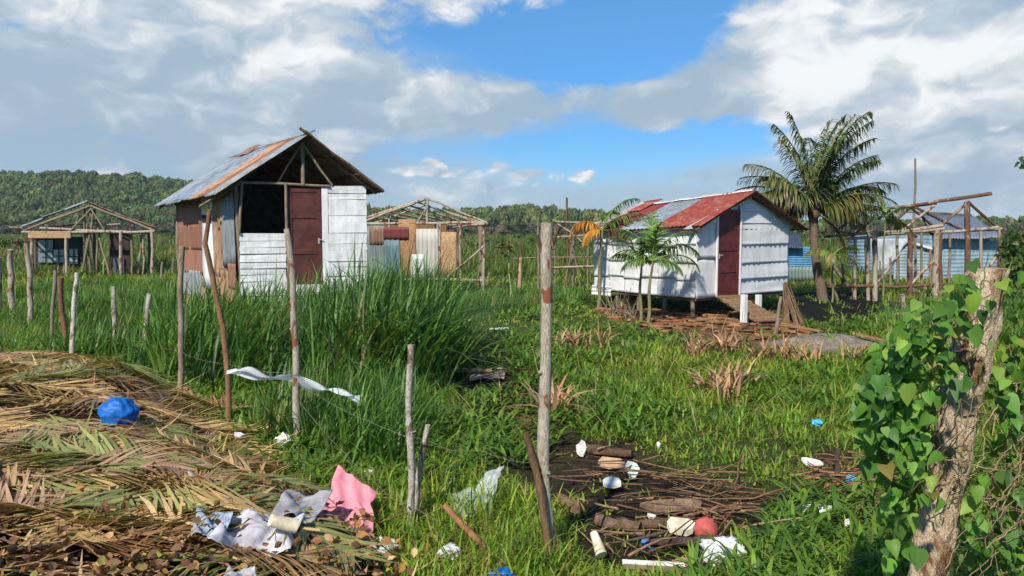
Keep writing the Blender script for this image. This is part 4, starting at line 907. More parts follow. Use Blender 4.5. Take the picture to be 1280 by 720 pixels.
def coconut():
    Yb = 21.0; top = at(1017, 262, Yb); bt = G(1032, 375); bt = Vector((at(1031, 372, Yb).x, Yb, 0)); bt.z = gz(bt.x, bt.y) - .1
    T = thing('coconut_palm', 'large coconut palm with wind blown crown and brown lower fronds behind white house', 'palm tree', bt)
    m = MB(); pts = [bt + (top - bt) * t + Vector((-.10 * math.sin(t * PI), 0, 0)) for t in [i / 12 for i in range(13)]]
    m.tube(pts, [.17 - .06 * min(1, i / 5) + (.012 if i % 2 else -.008) for i in range(13)], 10, .12, (1, 1, 1)); m.build('trunk', 'palmbark', T)
    gcol, dk, ol, br = (.115, .155, .042), (.070, .115, .035), (.24, .205, .075), (.28, .18, .09)
    D = math.radians
    spec = [  # azimuth, elevation, droop, length, colours
        (170, 82, 22, 2.9, gcol, dk), (20, 84, 40, 3.15, gcol, dk), (330, 80, 48, 3.2, dk, gcol), (10, 72, 45, 3.2, gcol, dk), (200, 70, 30, 2.5, gcol, ol), (80, 75, 50, 2.8, dk, gcol), (280, 72, 50, 2.7, gcol, dk), (350, 62, 50, 2.8, gcol, dk),
        (5, 52, 45, 3.0, gcol, ol), (178, 55, 60, 3.0, gcol, ol), (165, 42, 58, 2.8, gcol, ol), (205, 45, 60, 2.6, dk, ol), (345, 40, 55, 2.8, dk, ol), (120, 50, 60, 2.6, dk, gcol), (60, 48, 60, 2.6, dk, gcol), 
        (10, 28, 48, 3.0, ol, br), (182, 30, 55, 2.8, ol, br), (352, 14, 40, 2.9, ol, br), (190, 15, 40, 2.5, ol, br), (30, 20, 60, 2.6, dk, ol), (150, 18, 60, 2.4, ol, br), (325, 10, 60, 2.2, ol, dk), (90, 20, 70, 2.2, dk, ol),
        (0, -5, 45, 2.2, dk, br), (175, -2, 50, 2.0, dk, br), (330, -30, 50, 1.7, (.05, .045, .03), br)]
    spec = [(a, e, dr, L_ * (.92 if e > 65 else .80 if e > 35 else .70), c1, c2) for a, e, dr, L_, c1, c2 in spec] + [(30, 86, 30, 2.7, gcol, dk), (300, 78, 42, 2.8, gcol, ol), (15, 38, 62, 2.5, gcol, ol), (172, 36, 66, 2.4, gcol, ol), (330, 30, 70, 2.2, ol, gcol), (210, 32, 66, 2.1, ol, gcol), (160, 76, 34, 2.6, gcol, ol), (15, 64, 48, 2.7, gcol, ol)]
    for k, (a, e, dr, L_, c1, c2) in enumerate(spec):
        m = MB(); frond(m, top + Vector((R.uniform(-.06, .06), R.uniform(-.06, .06), R.uniform(-.1, .12))), D(a + R.uniform(-5, 5)), D(e), L_, D(dr), 74, .72, .046, 1.0 if e > 35 else 1.35, c1, c2, twist=D(R.uniform(-12, 0) if e > 60 else R.uniform(-6, 6)), r0=.03)
        o = m.build('frond', 'frond', T)
        if c1 == br or c2 == br: o['label'] = 'browning lower frond'
    m = MB()
    for k in range(14):
        a = R.uniform(0, 2 * PI); m.beam(top + Vector((math.cos(a) * .05, math.sin(a) * .05, -.05)), top + Vector((math.cos(a) * .22, math.sin(a) * .22, .22)), .045, .03, 3)
    m.build('leaf_bases', 'palmbark', T)
    m = MB()
    for k in range(5):
        a = R.uniform(0, 2 * PI); c = top + Vector((math.cos(a) * .2, math.sin(a) * .2, -.12)); m.tube([c + Vector((0, 0, z)) for z in (-.12, -.09, 0, .08, .11)], [.02, .07, .095, .06, .02], 8, 0, jit((.8, .7, .5)))
    m.build('coconuts', 'palmbark', T)
coconut()
def sapling(name, label, ubase, Yb, utop, vtop, fr, r=.045, tcol=(.9, 1.05, .7)):
    b0 = at(ubase, 380, Yb); b0.z = gz(b0.x, b0.y) - .05; top = at(utop, vtop, Yb)
    T = thing(name, label, 'palm tree', b0); m = MB(); m.tube([b0.lerp(top, i / 8) + Vector((.02 * math.sin(i), 0, 0)) for i in range(9)], [r * (1 - .45 * i / 8) for i in range(9)], 8, .1, tcol); m.build('trunk', 'polegrey', T)
    for a, e, dr, L_, c1, c2, hg in fr:
        m = MB(); frond(m, top, math.radians(a), math.radians(e), L_, math.radians(dr), 48, .36 * min(1.2, L_), .036, hg, c1, c2, r0=.012, rcol=tuple(x * 1.2 for x in c1)); m.build('frond', 'frond', T)
gl, gd, orr, bw = (.20, .32, .075), (.11, .20, .045), (.52, .24, .03), (.16, .10, .06)
sapling('palm_sapling', 'young palm with hanging orange fronds at the far corner of the white house', 748, 18.9, 752, 288, [
    (200, 40, 120, 1.0, orr, (.45, .28, .05), 1.2), (185, 20, 95, .9, orr, orr, 1.3), (230, 10, 90, .9, orr, (.40, .20, .04), 1.3), (15, 66, 75, 1.35, gl, gd, .8), (350, 45, 80, 1.3, gd, gl, 1.0), (20, 25, 85, 1.2, gd, (.25, .2, .05), 1.3), (330, 5, 80, 1.0, bw, (.13, .06, .05), 1.5), (10, -5, 70, 1.1, bw, (.15, .06, .06), 1.5), (60, 50, 60, 1.1, gd, gl, .8), (130, 40, 90, .9, (.3, .22, .05), orr, 1.1)], .05)
sapling('palm_sapling', 'slim green palm sapling by the middle of the white house wall', 801, 16.3, 801, 330, [(150, 62, 60, .95, gl, gd, .6), (20, 72, 45, 1.0, gl, gl, .6), (200, 40, 80, .8, gl, gd, .9), (260, 70, 60, .8, gd, gl, .8), (60, 30, 80, .7, gd, gl, .9), (330, 45, 80, .7, gd, gl, .9)], .04)
sapling('palm_sapling', 'taller green palm sapling with spreading fronds nearest the white house corner', 810, 16.0, 815, 326, [(5, 60, 75, 1.2, gl, gd, .7), (20, 42, 95, 1.25, gl, gd, 1.0), (345, 25, 95, 1.1, gl, gd, 1.1), (160, 66, 70, 1.1, gl, gd, .7), (180, 40, 90, .9, gl, gd, .9), (280, 75, 50, 1.0, gl, gl, .6), (80, 80, 30, 1.1, gl, gd, .6), (320, 10, 80, .8, gd, gl, 1.2), (200, 15, 80, .8, gd, gl, 1.2)], .042)
sapling('palm_sapling', 'thin palm sapling with drooping yellowed fronds inside the pole skeleton', 1103, 20.5, 1106, 272, [(170, 45, 70, .8, gl, (.2, .2, .06), .8), (10, 40, 60, .9, gl, (.2, .2, .06), .8), (40, 10, 80, 1.0, (.2, .17, .06), gd, 1.2), (350, -10, 60, .9, gd, (.2, .17, .06), 1.3), (110, 75, 30, .7, gl, gl, .5)], .03)
sapling('palm_sapling', 'yellow green palm seedling leaning against the coconut palm side', 1040, 20.5, 1042, 318, [(190, 30, 80, .9, (.22, .20, .06), gl, 1.1), (10, 40, 80, .8, gl, (.25, .2, .06), 1.1), (240, 10, 80, .8, (.25, .18, .06), gd, 1.3), (320, 0, 80, .8, gd, (.25, .2, .06), 1.2)], .03)
def dead_stem(name, label, u, Yb, v, r, n=0):
    b0 = at(u, 380, Yb); b0.z = gz(b0.x, b0.y) - .05; top = at(u - 3, v, Yb); T = thing(name, label, 'sapling', b0)
    m = MB(); m.beam(b0, top, r, r * .5, 7, .03, tint=(.75, 1.0, .55)); m.build('trunk', 'pole', T)
    m = MB(); V = []; 
    for k in range(n):
        a = R.uniform(0, 6.3); p = top + Vector((0, 0, -R.uniform(0, .35))); d = Vector((math.cos(a), math.sin(a), R.uniform(-.2, .6))).normalized(); q = p + d * R.uniform(.15, .35); s = d.cross(Vector((0, 0, 1))).normalized() * .05
        m.add([p, p.lerp(q, .5) + s, q - Vector((0, 0, .08)), p.lerp(q, .5) - s], [(0, 1, 2, 3)], jit((.16, .15, .05), .3))
    if n: m.build('crown', 'vine', T)
dead_stem('sapling', 'slender bare yellowish stem with sparse top leaves in the middle meadow', 637, 19.5, 302, .028, 26)

# ------------------------------------------------------------------ posts
def fence_post(label, pts, Ys, r0, r1, mat, wob=.25, grp='rough wooden fence stakes', tint=(1, 1, 1), stubs=0, name='fence_post'):
    P = [at(u, v, y) for (u, v), y in zip(pts, Ys)]; b = P[0]; b.z = gz(b.x, b.y) - .12 if b.z < .8 else b.z
    o = Vector((b.x, b.y, gz(b.x, b.y))); m = MB(); sd_ = R.random() * 60; Q = []; n = 14
    L_ = [0]
    for a, c in zip(P, P[1:]): L_.append(L_[-1] + (c - a).length)
    for i in range(n + 1):
        s = L_[-1] * i / n; k = max(j for j in range(len(P) - 1) if L_[j] <= s + 1e-9); t = (s - L_[k]) / (L_[k + 1] - L_[k] + 1e-9); p = P[k].lerp(P[k + 1], min(1, t))
        Q.append(p + Vector((nz((s * 2.2, 0, 0), 1, sd_), nz((s * 2.2, 7, 0), 1, sd_), 0)) * r0 * .7)
    m.tube(Q, [(r0 + (r1 - r0) * i / n) * (1 + .13 * nz((i * .8, 3, 0), 1, sd_)) for i in range(n + 1)], 9, wob, tint)
    for k in range(stubs):
        i = R.randrange(3, n - 1); a = R.uniform(0, 6.3); m.beam(Q[i], Q[i] + Vector((math.cos(a), math.sin(a), .5)).normalized() * R.uniform(.03, .06), r1 * .42, r1 * .3, 1, sides=6)
    ob = m.build(name, mat, None, o); tag(ob, label, 'fence post' if name == 'fence_post' else 'stick', grp); return ob
def posts():
    FP = fence_post('thick pale fence post with brown bark scars, standing alone between the two main huts', [(687, 722), (683, 640), (680, 540), (681, 430), (682, 340), (684, 279)], [4.5, 4.52, 4.55, 4.58, 4.6, 4.62], .037, .036, 'pole', stubs=4)
    for a_, b_, r_ in ((at(689, 312, 4.61), at(698, 285, 4.61), .012), (at(677, 314, 4.6), at(671, 294, 4.58), .013), (at(688, 296, 4.6), at(692, 312, 4.56), .010)):
        m = MB(); m.beam(a_, b_, r_, r_ * .7, 2); m.build('branch_stub', 'polebrown', FP)
    fence_post('brown leaning stake crossing the foot of the thick pale fence post', [(692, 724), (684, 670), (672, 600), (657, 541)], [4.38, 4.42, 4.46, 4.5], .027, .022, 'polebrown')
    fence_post('thin spotted stake, taller of the touching pair of stakes right of the pink cloth', [(512, 688), (512, 600), (511, 500), (514, 431)], [4.85, 4.87, 4.9, 4.9], .026, .021, 'polewhite', stubs=3)
    fence_post('short grey stake leaning right behind the taller spotted stake', [(516, 640), (523, 600), (530, 560), (535, 531)], [5.0, 5.0, 5.0, 5.0], .022, .019, 'polewhite')
    fence_post('straight pale pole before the reed hut door, behind a white plastic strip', [(373, 576), (370, 490), (368, 400), (363, 330), (357, 286)], [6.7, 6.7, 6.7, 6.7, 6.7], .034, .027, 'pole', stubs=2)
    fence_post('crooked brown pole left of the pale pole, holding one end of the plastic strip', [(287, 536), (285, 470), (278, 405), (266, 345), (256, 305), (261, 262)], [7.4] * 6, .032, .022, 'polebrown', tint=(1.6, 1.5, 1.4))
    fence_post('plain straight grey stake in front of the rusty side of the reed hut', [(225, 492), (226, 400), (227, 308)], [8.7] * 3, .034, .030, 'polegrey', tint=(1.2, 1.15, 1.1))
    fence_post('stake leaning slightly right in short reeds, left of the plain grey stake', [(179, 452), (183, 410), (187, 367)], [11.2] * 3, .040, .034, 'polewhite')
    fence_post('knotty whitish stake halfway between two leaning ones, deep in reeds', [(145, 436), (144, 400), (142, 358)], [12.2] * 3, .044, .036, 'polewhite', stubs=5)
    fence_post('white peeled stake, palest of the cluster of three below the pole shed', [(92, 462), (90, 410), (96, 341)], [10.8] * 3, .036, .030, 'polewhite', tint=(1.35, 1.35, 1.35))
    fence_post('bent brown stake just left of the white peeled one', [(84, 446), (80, 410), (76, 385), (77, 347)], [11.6] * 4, .044, .036, 'polebrown', tint=(1.5, 1.35, 1.3))
    fence_post('thin dark stake leaning right, leftmost of the cluster of three', [(62, 432), (65, 390), (70, 338)], [12.6] * 3, .034, .028, 'polegrey')
    fence_post('tall knobbly stake directly in front of the post of the pole shed', [(37, 406), (37, 350), (34, 304)], [15] * 3, .055, .045, 'pole', stubs=6)
    fence_post('thick knobbly stake at the left edge of the meadow', [(13, 392), (14, 350), (13, 312)], [16.5] * 3, .075, .055, 'pole', stubs=7)
    fence_post('short thick stump stake with ragged top, leftmost of all stakes', [(-4, 396), (-2, 350), (-1, 322)], [16] * 3, .07, .06, 'pole')
    fence_post('grey stake leaning at the front of the debris before the white house ramp', [(966, 428), (972, 400), (977, 371)], [14.2] * 3, .04, .032, 'polegrey')
    fence_post('small pale stake in weeds beyond the vine, below the pole skeleton', [(1131, 402), (1129, 385), (1127, 368)], [16] * 3, .05, .045, 'polewhite')
    fence_post('pale brown post standing in the meadow left of the thin pole frame', [(649, 364), (650, 345), (650, 322)], [25] * 3, .07, .055, 'pole', tint=(1.2, 1.0, .8))
    fence_post('peeled brown stick lying slanted in grass beside the blue plastic', [(642, 724), (600, 680), (570, 648), (556, 632)], [4.3, 4.45, 4.55, 4.6], .022, .021, 'polebrown', tint=(2.1, 1.8, 1.5), name='stick', grp='loose sticks')
    for k, (u, v, t, y) in enumerate([(610, 372, 341, 27), (202, 352, 328, 27), (216, 345, 322, 31), (232, 350, 330, 30)]):
        fence_post(['small stake in far grass right of the unfinished hut', 'first small stake in grass right of the pole shed', 'taller small stake behind the first one near the pole shed', 'last small stake beside the rusty corner of the reed hut'][k], [(u, v), (u, (v + t) / 2), (u + 1, t)], [y] * 3, .05, .04, 'polegrey')
posts()
def wires():
    def w(name, label, P, sag=.03):
        m = MB()
        for a, b in zip(P, P[1:]):
            pts = [a.lerp(b, i / 10) - Vector((0, 0, sag * math.sin(PI * i / 10))) + Vector((0, 0, R.uniform(-.004, .004))) for i in range(11)]; m.tube(pts, .0013, 4)
            for i in range(1, 10): 
                q = pts[i]; e = Vector((R.uniform(-1, 1), R.uniform(-1, 1), R.uniform(-1, 1))).normalized() * .012; m.tube([q - e, q + e], .001, 3)
        tag(m.build(name, 'wire', None, P[0]), label, 'wire', 'fence wire')
    w('barbed_wire', 'barbed wire strung low past the pink cloth to the touching pair of stakes', [at(372, 500, 6.7), at(470, 605, 5.2), at(512, 630, 4.85), at(590, 665, 4.7), at(686, 690, 4.5)])
    w('barbed_wire', 'barbed wire strung through grass from the spotted stake to the thick pale post', [at(372, 480, 6.7), at(512, 548, 4.9), at(600, 563, 5.2), at(681, 578, 4.54)])
    w('barbed_wire', 'barbed wire sagging through reeds between plain grey and brown poles', [at(92, 372, 10.8), at(183, 425, 11.2), at(226, 440, 8.7), at(284, 455, 7.4), at(370, 465, 6.7)])
wires()

# ------------------------------------------------------------------ stump and vine
def leaf_mesh():
    # heart-shaped leaf along +Y, folded on its midrib
    half = [(0, 0, 0), (.17, -.07, .03), (.34, .0, .09), (.42, .18, .11), (.36, .43, .07), (.20, .72, .0), (.0, 1.0, -.10)]
    mid = [(0, .0, 0), (0, .25, -.01), (0, .5, -.02), (0, .75, -.05)]
    V = [mid[0], mid[1], mid[2], mid[3], (0, 1.02, -.12)] + [(x, y, z) for x, y, z in half[1:6]] + [(-x, y, z) for x, y, z in half[1:6]]
    Fq = [(0, 5, 6, 1), (1, 6, 7, 2), (2, 7, 8, 3), (3, 8, 9, 4), (0, 1, 11, 10), (1, 2, 12, 11), (2, 3, 13, 12), (3, 4, 14, 13)]
    return np.array(V, float), np.array(Fq)
LV, LF = leaf_mesh()
def leaves_np(P, D, Nn, size, tint, V0=None, F0=None, curl=(.2, 2.4)):
    zs = rng.uniform(*curl, len(P))[:, None, None]
    V0 = LV if V0 is None else V0; F0 = LF if F0 is None else F0
    D = D / np.linalg.norm(D, axis=1, keepdims=True); X_ = np.cross(D, Nn); X_ /= np.linalg.norm(X_, axis=1, keepdims=True) + 1e-9; Z_ = np.cross(X_, D)
    n = len(P); k = len(V0)
    V = P[:, None] + size[:, None, None] * (V0[None, :, 0:1] * X_[:, None] + V0[None, :, 1:2] * D[:, None] + V0[None, :, 2:3] * zs * Z_[:, None])
    Fc = (np.arange(n) * k)[:, None, None] + F0[None]
    return V.reshape(-1, 3), Fc.reshape(-1, F0.shape[1]), np.repeat(tint, k, 0)
def stump():
    P = [at(1122, 905, 2.86), at(1148, 790, 2.88), at(1161, 705, 2.90), at(1178, 620, 2.93), at(1192, 545, 2.96), at(1207, 470, 3.0), at(1222, 410, 3.03), at(1235, 338, 3.06)]
    P[0].z = gz(P[0].x, P[0].y) - .1
    ob_o = Vector((P[0].x, P[0].y, 0)); Q = []; n = 60
    for i in range(n + 1):
        x = i / n * (len(P) - 1); k = min(int(x), len(P) - 2); Q.append(P[k].lerp(P[k + 1], x - k))
    m = MB(); vs = []; fs = []; sides = 40
    for i, q in enumerate(Q):
        r = .070 + .009 * nz((i * .12, 0, 0), 1, 3) + (.006 if i > 50 else 0)
        for k in range(sides):
            g = 2 * PI * k / sides; c, s = math.cos(g), math.sin(g); p = Vector((c, s, i * .035))
            d = .20 * nz((c * 1.1, s * 1.1, i * .06), 1, 9) + .14 * nz((c * 3.2, s * 3.2, i * .20), 1, 4) + .09 * nz((c * 8, s * 8, i * .42), 1, 5)
            flake = nz((c * 2.2, s * 2.2, i * .11), 1, 21); d += -.13 if flake > .22 else 0
            vs.append(q + Vector((c, s, 0)) * (r * (1 + d)) + (Vector((0, 0, .018 * nz((c * 2, s * 2, 0), 1, 8) + .012 * c)) if i == n else Vector()))
    for i in range(n):
        for k in range(sides): k2 = (k + 1) % sides; fs.append((i * sides + k, i * sides + k2, (i + 1) * sides + k2, (i + 1) * sides + k))
    t = Q[-1] + Vector((0, 0, .012)); vs.append(t)
    for k in range(sides): fs.append((n * sides + k, n * sides + (k + 1) % sides, len(vs) - 1))
    m.add(vs, fs, (1.35, 1.31, 1.24), None, True)
    T = thing('fence_stump', 'thick weathered post with flaking bark, wrapped in heart leaved vine', 'post', ob_o); m.build('bark_trunk', 'bark', T)
    for u, v, rr in ((1212, 448, .03), (1205, 560, .022), (1188, 590, .02), (1171, 648, .03)):
        m = MB(); c = at(u, v, 2.9); m.tube([c + Vector((0, .06, 0)), c, c - Vector((.005, .012, -.004))], [rr, rr * .9, rr * .45], 9, .3, (.5, .42, .36)); m.build('branch_stub', 'bark', T)
    # vine
    Tv = thing('climbing_vine', 'heart leaved green climbing vine tangled round the thick weathered post', 'vine', ob_o + Vector((.05, -.02, 0)))
    regs = [(1145, 470, 62, 62, 110), (1120, 510, 48, 50, 70), (1175, 420, 48, 55, 80), (1200, 385, 36, 34, 36), (1150, 560, 40, 50, 55), (1160, 610, 30, 40, 30), (1095, 490, 28, 30, 22), (1215, 350, 16, 14, 6),
            (1268, 400, 40, 60, 60), (1275, 480, 40, 60, 60), (1262, 590, 36, 60, 46), (1285, 660, 45, 60, 50), (1235, 690, 32, 30, 22), (1320, 500, 40, 150, 90), (1370, 560, 40, 160, 70), (1250, 520, 22, 60, 22), (1285, 345, 26, 20, 14), (1225, 640, 24, 40, 14), (1100, 560, 18, 30, 10), (1125, 560, 45, 40, 50), (1140, 630, 34, 40, 40), (1105, 520, 36, 40, 40), (1130, 680, 26, 30, 16)]
    Pn = []; 
    for u, v, ru, rv, n in regs:
        for k in range(int(n * 2.0)):
            a = R.uniform(0, 6.3); q = math.sqrt(R.random()); yy = 2.98 + R.gauss(0, .19)
            if u in (1190, 1250, 1225): yy = 2.80 + R.uniform(-.05, .03)
            p = at(u + math.cos(a) * ru * q, v + math.sin(a) * rv * q, yy)
            ax_ = min(Q, key=lambda c: abs(c.z - p.z)); dx_ = (p.x - ax_.x)
            if -.215 < dx_ < .16 and p.y < ax_.y + .12 and u not in (1190, 1250, 1225): continue
            if u in (1190, 1250, 1225) and R.random() < .6: continue
            Pn.append(p)
    for u, v in ((1216, 326), (1205, 352), (1262, 458), (1270, 425), (1248, 590), (1240, 428), (1188, 440)):
        Pn.append(at(u, v, 2.82 + R.uniform(-.04, .02)))
    Pn = np.array([tuple(p) for p in Pn]); n = len(Pn)
    axis_x = np.array([at(1200, 500, 3).x, 3.0])
    out_ = np.stack([Pn[:, 0] - axis_x[0], Pn[:, 1] - axis_x[1] - .1, np.zeros(n)], -1); out_ /= np.linalg.norm(out_, axis=1, keepdims=True) + 1e-9
    Nn = np.array([-.25, -.40, .75]) + rng.normal(0, .5, (n, 3)) + out_ * .25
    Dn = out_ * .6 + np.array([0, -.25, -.75]) + rng.normal(0, .45, (n, 3))
    V, Fc, Tt = leaves_np(Pn, Dn, Nn, np.clip(rng.lognormal(-2.95, .30, n), .024, .080), palette(n, [(.095, .22, .028), (.130, .27, .036), (.065, .16, .028), (.19, .31, .045), (.28, .26, .06)], [4, 3, 3, 1.2, .25], .16))
    mesh_np('foliage', V, Fc, Tt, 'vine', Tv, smooth=True)
    m = MB()
    def strand(pts, r, tint):
        p = [at(*q) for q in pts]; Q = []
        for a, b in zip(p, p[1:]):
            for i in range(6): Q.append(a.lerp(b, i / 6) + Vector((R.gauss(0, .003), R.gauss(0, .003), R.gauss(0, .003))))
        Q.append(p[-1]); m.tube(Q, [r * (1 - .4 * i / len(Q)) for i in range(len(Q))], 5, .2, tint)
    tan, grn = (1.25, 1.1, .9), (.6, .9, .35)
    for k in range(34):
        u0, v0 = R.uniform(1165, 1270), R.uniform(560, 760); pts = [(u0, v0, R.uniform(2.72, 2.84))]
        for j in range(5): pts.append((pts[-1][0] + R.uniform(-10, 42), pts[-1][1] + R.uniform(-48, 22), min(2.86, max(2.68, pts[-1][2] + R.uniform(-.05, .05)))))
        strand(pts, R.uniform(.0015, .003), jit(tan, .25))
    for k in range(16):
        u0, v0 = R.uniform(1160, 1215), R.uniform(430, 680); pts = [(u0, v0, 2.83)]
        for j in range(5): pts.append((pts[-1][0] + R.uniform(-18, 26), pts[-1][1] + R.uniform(-60, 20), R.uniform(2.8, 2.9)))
        strand(pts, R.uniform(.002, .004), jit(R.choice([tan, grn]), .2))
    for k in range(26):
        u0, v0 = R.uniform(1090, 1180), R.uniform(420, 640); pts = [(u0, v0, 2.9)]
        for j in range(4): pts.append((pts[-1][0] + R.uniform(-22, 36), pts[-1][1] + R.uniform(-40, 40), R.uniform(2.82, 3.05)))
        strand(pts, R.uniform(.002, .0035), jit(grn, .2))
    for k in range(22):
        u0, v0 = R.uniform(1245, 1340), R.uniform(430, 720); pts = [(u0, v0, 2.95)]
        for j in range(4): pts.append((pts[-1][0] + R.uniform(-30, 36), pts[-1][1] + R.uniform(-50, 50), R.uniform(2.75, 3.05)))
        strand(pts, R.uniform(.002, .004), jit(R.choice([tan, grn]), .2))
    m.build('stems', 'polegrey', Tv)
stump()
def leafy(name, label, trunk_base, crown_c, rad, n, size, cols, cat='tree', trunk_r=.06):
    T = thing(name, label, cat, trunk_base); m = MB(); m.beam(trunk_base - Vector((0, 0, .1)), crown_c, trunk_r, trunk_r * .5)
    for k in range(7): 
        d = Vector((R.gauss(0, 1), R.gauss(0, 1), R.gauss(.3, .7))).normalized(); m.beam(trunk_base.lerp(crown_c, R.uniform(.5, 1)), crown_c + Vector((d.x * rad[0], d.y * rad[1], d.z * rad[2])) * .8, trunk_r * .4, trunk_r * .12, 4, .03)
    m.build('trunk', 'polebrown', T)
    lob = rng.normal(0, .5, (9, 3)); i = rng.integers(0, 9, n); P = (lob[i] + rng.normal(0, .24, (n, 3))) * np.array(rad) + np.array(crown_c)
    V, Fc, Tt = leaves_np(P, rng.normal(0, 1, (n, 3)) + [0, 0, -.4], rng.normal(0, .6, (n, 3)) + [0, -.2, .8], rng.uniform(.6, 1.3, n) * size, palette(n, cols, [1] * len(cols), .16)); mesh_np('crown', V, Fc, Tt, 'vine', T, smooth=True)
TC = [(.06, .12, .028), (.045, .095, .025), (.09, .15, .035)]
q = at(1290, 345, 20); leafy('small_tree', 'leafy small tree at the right edge beyond the post with vine', Vector((q.x, q.y, gz(q.x, q.y))), at(1288, 312, 20), (.7, .7, .75), 900, .13, TC)
q = at(1330, 345, 9); leafy('small_tree', 'tall tree outside the right edge whose twig tip hangs into the sky', Vector((q.x + .5, q.y, gz(q.x, q.y))), at(1450, 190, 9), (.45, .5, .5), 420, .09, TC)
m = MB(); a0, a1 = at(1330, 196, 9), at(1272, 203, 9); m.beam(a0, a1, .012, .004, 5); q = m.build('twig', 'polebrown', None, a0)
n = 14; P = np.array([tuple(a0.lerp(a1, R.uniform(.75, 1.02)) + Vector((R.gauss(0, .02), R.gauss(0, .03), R.gauss(0, .03)))) for k in range(n)])
V, Fc, Tt = leaves_np(P, rng.normal(0, 1, (n, 3)), rng.normal(0, .6, (n, 3)) + [0, 0, .8], rng.uniform(.05, .08, n), palette(n, TC, [1, 1, 1]))
for o_ in list(COL.objects):
    if o_.get('label', '').startswith('tall tree outside'): TT = o_
q.parent = TT; q.location = q.location - TT.location; lf = mesh_np('twig_leaves', V - np.array(TT.location) * 0, Fc, Tt, 'vine', TT)
